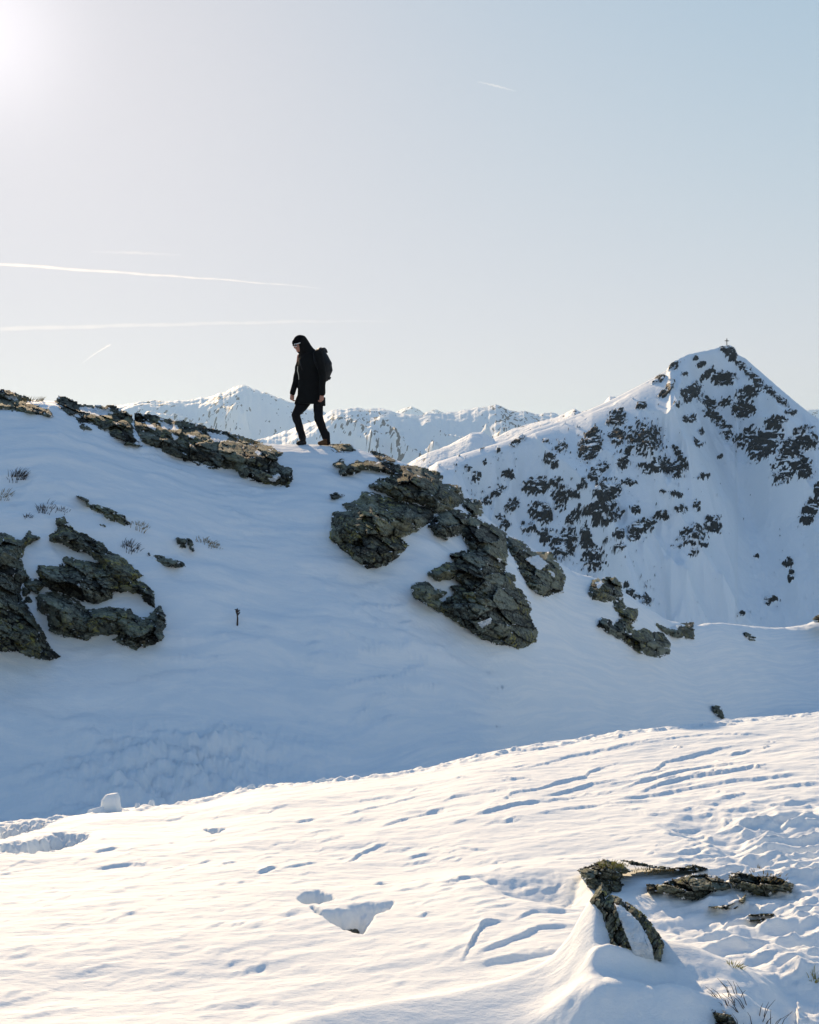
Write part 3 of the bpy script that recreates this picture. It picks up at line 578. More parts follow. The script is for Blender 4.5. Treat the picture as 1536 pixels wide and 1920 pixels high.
def m_rock(X, Y, PX, PY, R):
    pr = np.zeros(PX.shape)-0.6
    vis = (R >= 2.8) & (R <= 6.3)
    for (cx_, cy_, rx, ry, a, d) in blobs:
        rx += 1.5; ry += 1.5
        m = vis & (np.abs(PX-cx_) < (rx+ry)*1.6) & (np.abs(PY-cy_) < (rx+ry)*1.6)
        if not m.any(): continue
        a = math.radians(a); dx = PX[m]-cx_; dy = PY[m]-cy_
        uu = (dx*math.cos(a)+dy*math.sin(a))/rx; vv = (-dx*math.sin(a)+dy*math.cos(a))/ry
        pr[m] = np.maximum(pr[m], d*(1.12-(uu*uu+vv*vv))*0.66)
    aa = math.radians(-42); c_, s_ = math.cos(aa), math.sin(aa)
    qu = PX*c_+PY*s_; qv = -PX*s_+PY*c_
    n = fbm(qu/11, qv/4.6, 4, 71, 0.66)*1.75 + 0.45*fbm(PX/3.6, PY/2.8, 2, 72)
    sp = np.clip(fbm(PX/60, PY/60, 2, 73)*1.3, -0.4, 0.4)
    region = (sp > -0.1)&(PX < 1250-0.2*(PY-900)+60*sp)&(PY < 1080+80*sp)&(PY > 800+60*sp)&vis
    r = pr-0.16+n*0.85
    r = np.where(region > 0, np.maximum(r, n*1.2-0.92+sp*0.5), r)
    v = np.clip(0.5+r*1.6, 0, 1)*vis
    pk = sstep(0.35, 0.8, v)
    dz = pk*(1.2+1.8*fbm(X/7, PY/12, 4, 75, 0.55)) - sstep(0.1, .4, v)*(1-pk)*0.3
    dz *= sstep(0.0, 6.0, PY-np.interp(PX, mpx, mpy))
    return v, dz
def m_disp(X, Y, R, PX, Z0):
    face = sstep(2.0, 3.4, R)*(1-sstep(4.6, 5.2, R))
    g = 9*fbm(PX/210+0.4, Y/300, 2, 81) 
    rib = (ridged((X+0.25*(Y-450))/38, Y/160, 3, 83)-0.4)*9 + (ridged((X-0.15*(Y-450))/14, Y/50, 3, 85)-0.4)*2.4
    # the big gully right of the middle and the rib left of it
    gx = np.interp(Y, [380, 440, 480, 520], [1480, 1440, 1375, 1330]); g += -9*np.exp(-((PX-gx)/55)**2)
    gx2 = np.interp(Y, [380, 440, 500], [1190, 1200, 1225]); g += 6*np.exp(-((PX-gx2)/60)**2)
    sm = 1-0.75*np.exp(-((PX-gx)/80)**2)
    fine = 0.7*fbm(X/9, Y/14, 4, 87)
    cap_ = np.clip(0.40*(Zc[None, :]-Z0)-0.3, 0, 99)
    return np.minimum(cap_, face*sstep(0.0, 8.0, Zc[None, :]-Z0)*(g*2.2+rib*sm*sstep(820, 900, PX)*1.9+fine*1.8)) + (1-sstep(0, 3, np.abs(R-6)*3))*0.35*fbm(X/2.5, Y/3, 3, 88)*(PX > 1240)
M_MOUNT = mat_mountain('mountain_snow_and_rock', 1.0)
mountain('mountain', cols, NY, NZ, rows_m, m_disp, M_MOUNT, m_rock)
# snowy shoulder behind the mountain's left ridge
def range_(name, pts, Y0, depthf, drop, amp, ru_, seed, colrange=(-300, 2100), step=2.5, rocky=0.5, jag=1.0, mat=None, nface=150):
    cols = np.arange(colrange[0], colrange[1], step).astype(float)
    py = np.interp(cols, [p[0] for p in pts], [p[1] for p in pts]); Yc = cols*0+Y0
    Yc = Yc+Y0*0.05*fbm(cols/220, cols*0+seed, 2, seed)
    py = py-jag*fbm(cols/14, cols*0+0.3, 5, seed+1, 0.7)*4.2
    Zc = Z(py, Yc)
    NY = np.stack([Yc*(1-depthf*1.15), Yc*(1-depthf), Yc*(1-depthf*0.45), Yc, Yc*(1+depthf*.25), Yc*(1+depthf)], 0)
    NZ = np.stack([Zc-drop*1.1, Zc-drop, Zc-drop*0.42, Zc, Zc-drop*.25, Zc-drop], 0)
    rows = np.concatenate([np.linspace(0, 1, 6)[:-1], np.linspace(1, 3, nface)[:-1], np.linspace(3, 5, 24)])
    def disp(X, Y, R, PX, Z0):
        below = sstep(0, drop*0.35, np.repeat(Zc[None, :], X.shape[0], 0)-Z0)
        return below*amp*((ridged((X+0.5*Y)/ru_, (Y-0.3*X)/(ru_*2.2), 4, seed, 0.5)-0.40)*2.6 + 0.7*fbm(X/(ru_*2.5), Y/(ru_*2.5), 2, seed+3)) + (1-below)*amp*0.10*fbm(X/ru_*4, Y/ru_*4, 3, seed+4)
    def rk(X, Y, PX, PY, R):
        n = fbm(X/ru_*17, Y/ru_*8, 4, seed+7, 0.65); big = fbm(X/ru_*1.1, Y/ru_*1.1, 3, seed+8)
        rg_ = ridged((X+0.5*Y)/ru_, (Y-0.3*X)/(ru_*2.2), 4, seed, 0.5)
        return np.clip(0.5+(n*2.1+big*0.5+(rg_-0.45)*0.7-(1-rocky)*0.75)*1.6, 0, 1)
    return mountain(name, cols, NY, NZ, rows, disp, mat, rk)
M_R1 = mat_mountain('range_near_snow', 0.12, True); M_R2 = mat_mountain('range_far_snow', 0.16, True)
range_('snowy_shoulder', [(500,1000),(760,872),(800,850),(840,836),(868,820),(885,811),(905,810),(925,822),(960,806),(990,796),(1030,786),(1060,775),(1078,766),(1090,772),(1110,768),(1125,764),(1143,743),(1152,744),(1165,750),(1190,775),(1300,900)],
       760, .35, 150, 10, 60, 201, (600, 1330), 2.0, 0.15, 0.25, M_R1, 160)
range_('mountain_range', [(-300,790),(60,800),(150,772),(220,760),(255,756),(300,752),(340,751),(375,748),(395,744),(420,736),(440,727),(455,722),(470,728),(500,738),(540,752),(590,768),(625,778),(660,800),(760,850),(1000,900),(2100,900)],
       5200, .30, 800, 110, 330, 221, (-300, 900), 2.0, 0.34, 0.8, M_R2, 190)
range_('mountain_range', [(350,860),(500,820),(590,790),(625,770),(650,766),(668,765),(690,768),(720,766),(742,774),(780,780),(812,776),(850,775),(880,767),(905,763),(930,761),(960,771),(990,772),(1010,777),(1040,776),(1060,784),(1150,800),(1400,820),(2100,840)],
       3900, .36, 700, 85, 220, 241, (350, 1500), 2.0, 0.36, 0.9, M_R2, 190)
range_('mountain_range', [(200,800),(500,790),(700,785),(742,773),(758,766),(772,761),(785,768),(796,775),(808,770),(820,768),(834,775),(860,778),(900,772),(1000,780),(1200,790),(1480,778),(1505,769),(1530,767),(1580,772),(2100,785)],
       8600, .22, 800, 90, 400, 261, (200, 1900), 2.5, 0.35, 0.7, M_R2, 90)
me = py_mesh('valley_floor', [(-16000,-400,-1100),(16000,-400,-1100),(16000,15000,-1100),(-16000,15000,-1100)], [(0,1,2,3)])
tag(link('valley_floor', me, M_R2), kind='structure')
# ------------------------------------------------------------------ swept shapes
def sweep(pts, radii, seg=14, cap=True):
    """closed tube through pts; radii are (a, b) half sizes; returns verts, faces"""
    pts = [Vector(p) for p in pts]; V_ = []; Fc = []
    rad = [(r, r) if isinstance(r, (int, float)) else r for r in radii]
    P2 = []; R2 = []
    if cap:
        d = (pts[1]-pts[0]).normalized(); r = max(rad[0])
        for t in (80, 50, 22): P2.append(pts[0]-d*r*math.sin(math.radians(t))*0.9); R2.append(tuple(q*math.cos(math.radians(t)) for q in rad[0]))
    P2 += pts; R2 += rad
    if cap:
        d = (pts[-1]-pts[-2]).normalized(); r = max(rad[-1])
        for t in (22, 50, 80): P2.append(pts[-1]+d*r*math.sin(math.radians(t))*0.9); R2.append(tuple(q*math.cos(math.radians(t)) for q in rad[-1]))
    for i, p in enumerate(P2):
        a = P2[max(0, i-1)]; b = P2[min(len(P2)-1, i+1)]; d = (b-a).normalized()
        ref = Vector((1, 0, 0)) if abs(d.x) < 0.85 else Vector((0, 1, 0))
        s1 = (ref-d*ref.dot(d)).normalized(); s2 = d.cross(s1)
        for k in range(seg):
            t = 2*math.pi*k/seg; V_.append(p+s1*math.cos(t)*R2[i][0]+s2*math.sin(t)*R2[i][1])
    n = len(P2)
    for i in range(n-1):
        for k in range(seg):
            a = i*seg+k; b = i*seg+(k+1) % seg; Fc.append((a, b, b+seg, a+seg))
    Fc.append(tuple(reversed(range(seg)))); Fc.append(tuple((n-1)*seg+k for k in range(seg)))
    return V_, Fc
def join(parts):
    V_ = []; Fc = []
    for v, f in parts:
        b = len(V_); V_ += list(v); Fc += [tuple(i+b for i in q) for q in f]
    return V_, Fc
def fused(name, parts, mat, voxel=0.012, smooth=3, parent=None, disp=None):
    v, f = join(parts); me = py_mesh(name, v, f); tmp = bpy.data.objects.new('tmp', me); S.collection.objects.link(tmp)
    if voxel:
        r = tmp.modifiers.new('r', 'REMESH'); r.mode = 'VOXEL'; r.voxel_size = voxel
        s = tmp.modifiers.new('s', 'SMOOTH'); s.iterations = smooth; s.factor = 0.5
    dg = bpy.context.evaluated_depsgraph_get(); m2 = bpy.data.meshes.new_from_object(tmp.evaluated_get(dg))
    bpy.data.objects.remove(tmp); bpy.data.meshes.remove(me)
    if disp: 
        for q in m2.vertices: q.co += disp(q.co)
    m2.name = name; m2.materials.clear(); return link(name, m2, mat, parent)
def ell(c, r, rot=None, n=16, m=12):
    V_ = []; Fc = []; R_ = rot or Matrix.Identity(3)
    for i in range(m+1):
        t = math.pi*(0.02+0.96*i/m)
        for k in range(n):
            a = 2*math.pi*k/n; V_.append(Vector(c)+R_ @ Vector((r[0]*math.sin(t)*math.cos(a), r[1]*math.sin(t)*math.sin(a), r[2]*math.cos(t))))
    for i in range(m):
        for k in range(n):
            a = i*n+k; b = i*n+(k+1) % n; Fc.append((a, a+n, b+n, b))
    Fc.append(tuple(range(n))); Fc.append(tuple(reversed(range(m*n, m*n+n))))
    return V_, Fc
# ------------------------------------------------------------------ hiker
K = 18.25/F/6.98                        # metres per pixel of the enlarged photo detail
HX, HY = (583-CX)/F*18.25, 18.25
HZg = min(ground_at(568, 18.25), ground_at(612, 18.25))
def q(x, z, y=0.0): return Vector(((x-720)*K, y, (1640-z)*K))
M_SKIN = mat_plain('skin', (0.42, 0.20, 0.14), 0.55, 0.4, 0, 0.12, 60)
M_COAT = mat_plain('black_coat_cloth', (0.007, 0.0075, 0.008), 0.85, 0.12, 0, 0.35, 25)
M_TROU = mat_plain('black_trouser_cloth', (0.010, 0.010, 0.0115), 0.9, 0.10, 0, 0.35, 25)
M_KNIT = mat_plain('black_knit', (0.005, 0.005, 0.006), 0.95, 0.05, 0, 0.3, 120)
M_PACK = mat_plain('black_nylon', (0.010, 0.011, 0.013), 0.6, 0.2, 0, 0.3, 40)
M_BOOT = mat_plain('dark_boot_leather', (0.012, 0.011, 0.010), 0.7, 0.2, 0, 0.3, 40)
M_BOOTB = mat_plain('brown_boot_leather', (0.085, 0.038, 0.013), 0.7, 0.25, 0, 0.3, 40)
M_LENS = mat_plain('dark_lens', (0.02, 0.02, 0.03), 0.1, 0.6, 0, 0.1, 5)
M_FRAME = mat_plain('white_frame', (0.75, 0.76, 0.78), 0.3, 0.5, 0, 0.05, 5)
M_METAL = mat_plain('pale_zip', (0.55, 0.52, 0.42), 0.4, 0.5, 0, 0.1, 50)
fwd = Vector((-0.72, -0.69, 0)); lat = Vector((0.69, -0.72, 0))      # lat: towards his left side (near, image right)
hipc = q(715, 1060); hipN = hipc+lat*0.08; hipF = hipc-lat*0.08
hipN.x = q(815, 0).x; hipF.x = q(640, 0).x
kneeF = q(530, 1235, -0.06); ankF = q(612, 1560, 0.02)
kneeN = q(832, 1300, -0.10); ankN = q(922, 1560, -0.05)
shN = q(838, 440, -0.13); shF = q(572, 455, 0.10); elN = q(885, 715, -0.17); wrN = q(880, 965, -0.20)
elF = q(532, 745, 0.06); wrF = q(478, 950, 0.0)
neck = q(650, 400, -0.01); headc = q(580, 300, -0.04)
hd = Vector((-0.80, -0.45, -0.42)).normalized()        # gaze
def hrot():
    zz = Vector((0.10, 0.0, 1)); f = hd; side = f.cross(zz).normalized(); up = side.cross(f).normalized()
    return Matrix((side, -f, up)).transposed()          # columns: x = side, -y = gaze, z = up
HR = hrot()
def hp(x, y, z): return headc+HR @ Vector((x, y, z))
def hand(wr, d, palmn, spread):
    """palm, four bent fingers of unequal length and a thumb from the side of the palm"""
    d = d.normalized(); s = d.cross(palmn).normalized(); pn = s.cross(d).normalized()
    parts = [sweep([wr-d*0.01, wr+d*0.035, wr+d*0.08], [(0.024, 0.02), (0.036, 0.017), (0.038, 0.016)], 12)]
    for k, (o_, L) in enumerate(((0.030, 0.066), (0.010, 0.076), (-0.010, 0.070), (-0.029, 0.054))):
        p0 = wr+d*0.075+s*o_; p1 = p0+d*L*0.45+pn*0.010; p2 = p1+d*L*0.22+pn*L*0.34; p3 = p2-d*L*0.10+pn*L*0.28
        parts.append(sweep([p0, p1, p2, p3], [0.0098, 0.0092, 0.0085, 0.0072], 8))
    t0 = wr+d*0.030+s*0.030; parts.append(sweep([t0, t0+d*0.028+s*0.018+pn*0.012, t0+d*0.055+s*0.020+pn*0.028, t0+d*0.072+s*0.008+pn*0.036], [0.014, 0.0115, 0.0100, 0.0085], 8))
    return parts
bp = [sweep([hipc+Vector((0,0,.12)), q(712, 880, -.01), q(705, 640, -.01), q(700, 500, -.01), q(680, 430, -.01)], [(.15,.11),(.135,.10),(.16,.11),(.18,.11),(.10,.08)]),
      sweep([q(690, 440, -.0), neck, headc+Vector((.03,0.02,-.05))], [.06, .052, .056]),
      sweep([hipF, kneeF, ankF], [.065, .055, .04]), sweep([hipN, kneeN, ankN], [.06, .055, .04]),
      sweep([shN, elN, wrN+Vector((0,0,0.0))], [.05, .04, .026]), sweep([shF, elF, wrF], [.05, .04, .026])]
bp += [ell(hp(0, 0.005, 0.02), (.076, .095, .108), HR), ell(hp(0, -0.055, -0.055), (.052, .045, .062), HR),            # skull, jaw
       sweep([hp(0, -.088, .012), hp(0, -.108, -.012), hp(0, -.112, -.026)], [.009, .013, .015], 8),                   # nose
       sweep([hp(-.022, -.096, -.055), hp(0, -.103, -.054), hp(.022, -.096, -.055)], [.006, .008, .006], 8),           # lips
       ell(hp(0, -.085, -.092), (.022, .02, .018), HR), ell(hp(.078, .01, -.005), (.012, .02, .03), HR), ell(hp(-.078, .01, -.005), (.012, .02, .03), HR),
       ell(hp(-.03, -.086, .012), (.014, .010, .010), HR), ell(hp(.03, -.086, .012), (.014, .010, .010), HR)]
bp += hand(wrN, Vector((-0.10, -0.1, -1)), Vector((-0.85, 0.5, 0)), 0) + hand(wrF, Vector((-0.05, -0.15, -1)), Vector((0.9, -0.3, 0)), 0)
body = fused('person', bp, M_SKIN, 0.0065, 2)
body.location = (HX, HY, HZg-0.012)
tag(body, 'hiker in black coat, hat and sunglasses walking left along the snowy crest, looking down', 'person')
def wrinkle(sc, a): 
    from mathutils import noise as mn
    return lambda co: Vector((mn.noise(co*sc), mn.noise(co*sc+Vector((9, 0, 0))), 0))*a
coat = fused('coat', [
    sweep([q(715, 1085, -.01), q(716, 960, -.01), q(712, 780, -.01), q(704, 600, -.01), q(700, 490, -.01), q(685, 425, -.01)], [(.212,.145),(.208,.148),(.190,.15),(.188,.155),(.180,.14),(.11,.10)], 24, cap=False),
    sweep([q(560, 1010, .0), q(535, 1055, .0)], [(.04,.08),(.03,.07)], 12),
    sweep([q(660, 470, -.01), q(640, 425, -.01), q(628, 395, -.02)], [.10, .085, .075], 14),
    sweep([shN+Vector((-.02,0,.0)), (shN+elN)/2, elN, (elN+wrN)/2, wrN+Vector((0,0,.005))], [.072, .066, .058, .052, .047], 14, True),
    sweep([shF+Vector((.03,0,0)), (shF+elF)/2+Vector((.01,0,0)), elF, (elF+wrF)/2, wrF+Vector((0,0,.005))], [.066, .060, .056, .050, .045], 14, True)],
    M_COAT, 0.011, 3, body, wrinkle(9, .012))
sweepflare = fused('coat_hem', [sweep([q(893, 1000, -.02), q(893, 1115, -.02)], [(.022,.06),(.026,.07)], 10, False), sweep([q(840, 1020, -.05), q(838, 1110, -.06)], [(.065,.09),(.068,.09)], 12, False)], M_COAT, 0.01, 1, body)
fused('trousers', [
    sweep([hipc+Vector((0,0,.07)), hipc+Vector((0,0,.0))], [(.185,.135),(.150,.12)], 16, False),
    sweep([q(640,1055,.058), (hipF+kneeF)/2+Vector((-.015,0,0)), kneeF, kneeF*.55+ankF*.45+Vector((.004,0,0)), ankF+Vector((.0,0,.02))], [.098, .090, .072, .066, .052], 14),
    sweep([q(822,1055,-.058), (hipN+kneeN)/2+Vector((.0,0,0)), kneeN, kneeN*.5+ankN*.5+Vector((.015,0,0)), ankN+Vector((.0,0,.02))], [.076, .076, .072, .066, .055], 14)],
    M_TROU, 0.011, 3, body, wrinkle(12, .012))
def boot(ank, d, mat):
    d = d.normalized()
    return fused('boot', [sweep([ank+Vector((0,0,.06)), ank-Vector((0,0,.02))], [.055, .05], 12), sweep([ank-d*.05-Vector((0,0,.045)), ank+d*.06-Vector((0,0,.04)), ank+d*.15-Vector((0,0,.052))], [(.042,.045), (.045,.045), (.040,.032)], 12)], mat, 0.008, 2, body)
boot(ankF, Vector((-.35, -.9, 0)), M_BOOT)
b2 = boot(ankN, Vector((-.55, -.75, 0)), M_BOOTB); b2['label'] = 'brown leather boot'
gait = fused('gaiter', [sweep([ankN+Vector((.006,0,.10)), ankN+Vector((.012,.01,-.035))], [.056, .056], 12)], M_TROU, 0.01, 1, body)
fused('hat', [ell(hp(0, .012, .045), (.088, .106, .092), HR), sweep([hp(0,-.07,.045), hp(0,.05,.03)], [(.05,.06),(.086,.08)], 16)], M_KNIT, 0.008, 3, body)
fused('hood', [sweep([hp(0, .045, .04), hp(0, .06, -.03), q(662, 350, -.01), q(690, 400, .0), q(715, 440, .0)], [.090, .092, .085, .095, .12], 18),
               sweep([hp(.062, .0, .03), hp(.060, -.015, -.04), hp(.05, -.02, -.12)], [.042, .042, .05], 12), sweep([hp(-.062, .0, .03), hp(-.060, -.015, -.04), hp(-.05, -.02, -.12)], [.042, .042, .05], 12)], M_COAT, 0.009, 3, body)
gl = fused('sunglasses', [ell(hp(-.033, -.098, .012), (.034, .014, .022), HR), ell(hp(.033, -.098, .012), (.034, .014, .022), HR)], M_LENS, None, 0, body)
fused('frame', [sweep([hp(-.072, -.082, .026), hp(-.035, -.106, .032), hp(0, -.110, .028), hp(.035, -.106, .032), hp(.072, -.082, .026), hp(.092, -.02, .02), hp(.094, .02, .018)], [.0062]*7, 8),
                sweep([hp(-.072, -.082, .026), hp(-.094, .0, .02)], [.006]*2, 8), sweep([hp(-.062, -.094, -.008), hp(-.03, -.106, -.014), hp(0, -.108, -.002), hp(.03, -.106, -.014), hp(.062, -.094, -.008)], [.0045]*5, 8)], M_FRAME, None, 0, gl)
fused('zip', [sweep([q(558, 605, -.13), q(556, 660, -.135), q(572, 720, -.145), q(575, 775, -.15)], [.005, .006, .005, .004], 8)], M_METAL, None, 0, body)
# backpack: a thing of its own, worn on the back
pk = bpy.data.objects.new('backpack', None); S.collection.objects.link(pk); pk.location = (HX, HY, HZg-0.012)
tag(pk, 'black backpack with a rolled top worn by the hiker', 'backpack')
pm = fused('pack_body', [sweep([q(870, 735, .08), q(885, 660, .09), q(885, 560, .10), q(865, 470, .10), q(850, 410, .09)], [(.085,.12),(.118,.14),(.125,.14),(.105,.13),(.075,.10)], 20)], M_PACK, 0.010, 3, pk, wrinkle(10, .01))
fused('front_pocket', [sweep([q(935, 720, .11), q(950, 640, .12), q(940, 560, .12), q(920, 520, .12)], [(.035,.09),(.062,.10),(.058,.10),(.03,.08)], 16)], M_PACK, 0.009, 3, pk)
fused('rolled_top', [sweep([q(870, 372, .02), q(888, 366, .09), q(905, 382, .15)], [.028, .034, .030], 12), sweep([q(905, 395, .08), q(925, 400, .1)], [.02, .018], 10)], M_PACK, 0.008, 2, pk)
fused('base_strap', [sweep([q(945, 745, .06), q(955, 752, .10), q(965, 735, .14)], [.016, .02, .016], 10)], M_PACK, None, 0, pk)
fused('shoulder_strap', [sweep([q(850, 400, .04), q(800, 385, -.02), q(770, 430, -.13), q(785, 540, -.165), q(830, 640, -.14)], [.018]*5, 10)], M_PACK, None, 0, pk)
fused('shoulder_strap', [sweep([q(820, 400, .1), q(690, 405, .06), q(610, 440, -.02), q(590, 540, -.10), q(620, 640, -.12)], [.018]*5, 10)], M_PACK, None, 0, pk)
# ------------------------------------------------------------------ summit cross
Yx = float(np.interp(1362, cols, Yc)) if False else 545.0
cr = bpy.data.objects.new('summit_cross', None); S.collection.objects.link(cr)
cr.location = ((1363-CX)/F*Yx, Yx, Z(651, Yx)); tag(cr, 'thin wooden cross standing on the pointed mountain summit', 'cross')
M_WOOD = mat_plain('weathered_wood', (0.06, 0.055, 0.05), 0.8, 0.2, 0, 0.3, 3)
def boxm(c, s): 
    return ([(c[0]+sx*s[0], c[1]+sy*s[1], c[2]+sz*s[2]) for sz in (-1, 1) for sy in (-1, 1) for sx in (-1, 1)], [(0,2,3,1),(4,5,7,6),(0,1,5,4),(2,6,7,3),(0,4,6,2),(1,3,7,5)])
def bev(name, c, s, parent, mat):
    me = py_mesh(name, *boxm(c, s)); import bmesh
    bm = bmesh.new(); bm.from_mesh(me); bmesh.ops.bevel(bm, geom=bm.edges[:], offset=min(s)*.25, segments=2, affect='EDGES'); bm.to_mesh(me); bm.free()
    return link(name, me, mat, parent, False)
bev('post', (0, 0, 1.9), (.17, .17, 2.3), cr, M_WOOD); bev('crossbar', (0, -.1, 3.05), (1.1, .13, .14), cr, M_WOOD)
fused('ring', [sweep([(math.cos(t)*.42, -.05, 3.05+math.sin(t)*.42) for t in np.linspace(0, 2*math.pi, 17)], [.05]*17, 8, False)], M_WOOD, None, 0, cr)
# ------------------------------------------------------------------ dry grass and twigs
M_GRASS = mat_plain('dry_grass', (0.26, 0.19, 0.08), 0.9, 0.1, 0, 0.4, 30)
M_GREEN = mat_plain('yellow_green_grass', (0.30, 0.27, 0.07), 0.9, 0.1, 0, 0.35, 30)
M_TWIG = mat_plain('dark_twig', (0.06, 0.045, 0.035), 0.9, 0.1, 0, 0.4, 30)
def tuft(name, label, cat, px, py, Y, n, h, spread, mat, th=0.004, group=None, lean=(0.3, 0), wide=1.0):
    r = random.Random(int(px*7+py)); parts = []; z = ground_at(px, Y)
    for i in range(n):
        a = r.uniform(0, 6.28); d = r.random()**0.6*spread
        b = Vector((math.cos(a)*d*wide, math.sin(a)*d*0.6, -0.02)); L = h*r.uniform(0.35, 1.1)
        Yb_ = Y+b.y; b.z = ground_at(CX+((px-CX)/F*Y+b.x)/Yb_*F, Yb_)-z-0.01
        dr = Vector((math.cos(a)*r.uniform(.1, .9)+lean[0], math.sin(a)*0.5, 1)).normalized()
        parts.append(sweep([b, b+dr*L*.5, b+dr*L*.8+Vector((dr.x*L*.25, 0, -L*.05))], [th, th*.7, th*.3], 4, False))
    o_ = fused(name, parts, mat, None); o_.location = ((px-CX)/F*Y, Y, z)
    return tag(o_, label, cat, group)
GT = 'dry plants poking through the slope snow'
for (px, py, n, h, s, mat, lab) in [(33,898,70,.13,.12,M_TWIG,'bushy grey shrub poking out of the snow high on the left slope'),(5,932,40,.10,.14,M_GRASS,'dry brown tuft at the left edge below the grey shrub'),
    (88,958,45,.10,.13,M_TWIG,'sparse dark twigs between the grey shrub and the left rock group'),(118,958,20,.06,.09,M_TWIG,'faint short stubble just right of the sparse dark twigs'),
    (262,990,34,.09,.13,M_GRASS,'sparse tan grass at the lower end of the thin tapering slab'),(245,1030,60,.10,.12,M_TWIG,'tangled dark grass in the snow above the left boulder group'),
    (385,1018,40,.09,.14,M_GRASS,'wispy tan grass right of the pair of small stones'),(405,1026,18,.06,.08,M_GRASS,'tiny tan stubble right of the wispy tan grass'),(52,970,16,.07,.06,M_TWIG,'small dark sprig above the left rock wall')]:
    Y = float(depth_at(np.array([px]), np.array([py]))[0]); tuft('grass_tuft' if mat is M_GRASS else 'dry_shrub', lab, 'grass' if mat is M_GRASS else 'shrub', px, py, Y, n, h, s, mat, .0035, GT)
for (px, py, lab) in [(462,823,'golden grass tuft on top of the long crest slab'),(60,752,'golden grass on the crest between the two leftmost crest rocks')]:
    Y = float(np.interp(px, PXG, cY)); tuft('grass_tuft', lab, 'grass', px, py, Y-.25, 60, .12, .20, M_GRASS, .004, GT)
Y = float(depth_at(np.array([445.]), np.array([1172.]))[0])
o_ = fused('dry_shrub', [sweep([(0, 0, -.03), (.004, 0, .08), (-.003, 0, .15)], [.011, .009, .007], 6)] + [sweep([(0, 0, .11+.012*k), (.018*math.cos(k*2.2), .01, .135+.010*k), (.032*math.cos(k*2.2), .012*math.sin(k), .15+.008*k)], [.008, .010, .004], 5) for k in range(6)], M_TWIG, None)
o_.location = ((445-CX)/F*Y, Y, ground_at(445, Y)); tag(o_, 'lone little dark sprout standing in the middle of the blue slope', 'shrub', GT)
GF = 'plants in the foreground snow'
tuft('grass_tuft', 'yellow green grass tuft behind the snow drift', 'grass', 1377, 1812, fg_depth(1377, 1812), 40, .035, .022, M_GREEN, .0012, GF)
tuft('grass_tuft', 'yellow green grass tuft near the right edge', 'grass', 1530, 1838, fg_depth(1530, 1838), 40, .03, .02, M_GREEN, .0012, GF)
tuft('grass_tuft', 'yellowish grass on top of the blocky foreground rock', 'grass', 1150, 1622, Yh, 60, .03, .06, M_GREEN, .0013, GF).location.z = Z(1620, Yh)
tuft('grass_tuft', 'short dry grass along the thin slab edge of the foreground ledge', 'grass', 1225, 1628, Ys+.28, 70, .022, .09, M_GRASS, .0012, GF).location.z = Z(1630, Ys+.28)
tuft('grass_tuft', 'reddish dry grass on the speckled rock of the foreground ledge', 'grass', 1440, 1645, Ys, 60, .022, .07, M_GRASS, .0013, GF).location.z = Z(1646, Ys)
tuft('twigs', 'bare dark twigs sticking out of the snow drift at bottom right', 'twigs', 1415, 1880, 3.05, 22, .10, .07, M_TWIG, .0012, GF, (-.1, 0))
tuft('twigs', 'short frosted twigs on the shoulder of the snow drift', 'twigs', 1360, 1860, 3.1, 16, .06, .04, M_TWIG, .0012, GF, (-.5, 0))
# ------------------------------------------------------------------ loose snow blocks
GB = 'loose snow blocks along the lip'
def snowblock(label, px, py, Y, s, seed):
    from mathutils import noise as mn
    o_ = fused('snow_block', [sweep([(-s[0]*.1, 0, -.02), (-s[0]*.12, 0, s[2]*.8), (-s[0]*.05, .005, s[2]*1.2), (-s[0]*.12, .01, s[2]*1.6)], [(s[0]*1.0, s[1]), (s[0]*.92, s[1]*.9), (s[0]*.80, s[1]*.75), (s[0]*.60, s[1]*.5)], 6, False)], M_SNOW, s[0]*.10, 2, None, lambda co: mn.noise_vector(co*(.6/s[0])+Vector((seed, 0, 0)))*s[0]*.20)
    o_.location = ((px-CX)/F*Y, Y, ground_at(px, Y)-.01); return tag(o_, label, 'snow block', GB)
for i, (px, s, lab) in enumerate([(211,(.066,.05,.060),'biggest upright snow block standing on the lip at left'),(185,(.07,.04,.022),'flat snow lump just left of the biggest snow block'),(285,(.022,.02,.03),'small upright snow lump right of the biggest snow block'),
    (258,(.018,.02,.022),'smaller snow lump between the two upright snow lumps'),(448,(.030,.02,.018),'left snow clod of the crumbly row on the lip'),(472,(.034,.02,.022),'middle snow clod of the crumbly row on the lip'),(490,(.026,.02,.016),'right snow clod of the crumbly row on the lip'),
    (604,(.05,.03,.020),'low rounded snow lump alone on the lip in the middle'),(945,(.045,.03,.016),'flattened snow lump on the lip right of centre')]):
    Y = float(np.interp(px, PXG, lY))-.12; snowblock(lab, px, 0, Y, s, i*3.3)
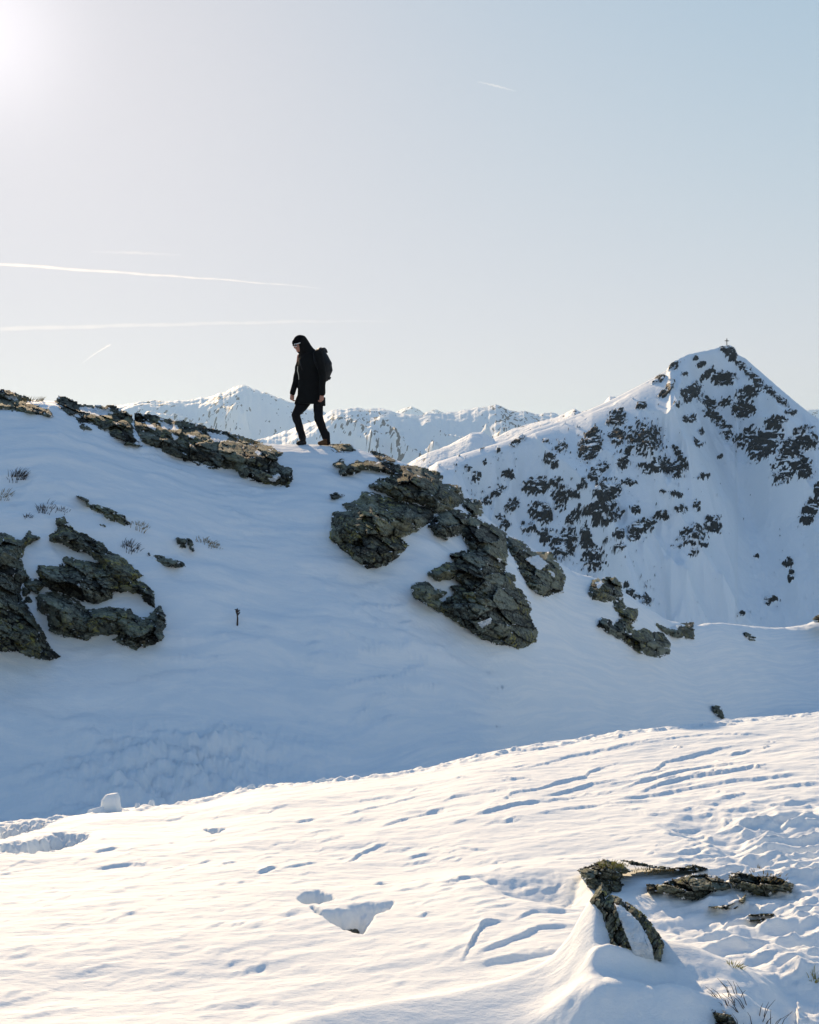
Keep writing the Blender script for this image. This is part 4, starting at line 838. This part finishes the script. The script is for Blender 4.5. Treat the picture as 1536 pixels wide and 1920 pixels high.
# ------------------------------------------------------------------ contrails, outside the haze
def contrail(label, pts, Y, wid, dens, seed):
    P = [Vector(((x-CX)/F*Y, Y, Z(y, Y))) for x, y, _ in pts]; n = 60; Q_ = []; R_ = []
    for i in range(n):
        t = i/(n-1)*(len(P)-1); k = min(int(t), len(P)-2); f = t-k
        Q_.append(P[k].lerp(P[k+1], f)+Vector((0, 0, 4*math.sin(i*.7+seed)))); R_.append(wid*(pts[k][2]*(1-f)+pts[k+1][2]*f)*(1+.15*math.sin(i*1.9+seed)))
    t = NT('contrail_vapour'); t.t.nodes.remove(t.b); out = t.t.nodes['Material Output']
    v = t.n('ShaderNodeVolumePrincipled'); v.inputs['Density'].default_value = dens; v.inputs['Color'].default_value = (1, 1, 1, 1); v.inputs['Anisotropy'].default_value = 0.5
    t.l(v.outputs[0], out.inputs['Volume'])
    v_, f_ = sweep(Q_, R_, 10, False)
    o_ = link('contrail', py_mesh('contrail', v_, f_), t.m); tag(o_, label, 'contrail', 'contrails in the sky'); return o_
contrail('brightest long contrail slanting down from the left edge', [(-400,455,1.2),(0,495,1.0),(250,513,.8),(400,523,.6),(600,540,.3)], 14000, 20, .005, 1)
contrail('long faint contrail rising gently to the right, low in the sky', [(-400,622,1.3),(0,617,1.2),(300,609,1.0),(560,603,.8),(730,602,.4)], 14000, 24, .0012, 2)
contrail('short steep contrail just above the left ridge', [(154,681,.5),(180,662,.7),(207,646,1.0)], 14000, 11, .010, 3)
contrail('tiny contrail high in the sky right of centre', [(896,153,.5),(930,161,1.0),(968,171,.4)], 14000, 14, .004, 4)
contrail('very faint short contrail just above the brightest long one', [(170,472,.5),(250,474,1),(340,478,.5)], 14000, 20, .0012, 5)
# ------------------------------------------------------------------ haze
t = NT('haze_air'); t.t.nodes.remove(t.b); v = t.n('ShaderNodeVolumePrincipled')
v.inputs['Density'].default_value = 0.00005; v.inputs['Color'].default_value = (0.55, 0.78, 1.0, 1); v.inputs['Anisotropy'].default_value = 0.3
t.l(v.outputs[0], t.t.nodes['Material Output'].inputs['Volume'])
me = py_mesh('haze', *boxm((0, 7250, -300), (16500, 8250, 801+0)))
tag(link('haze', me, t.m, None, False), kind='stuff')
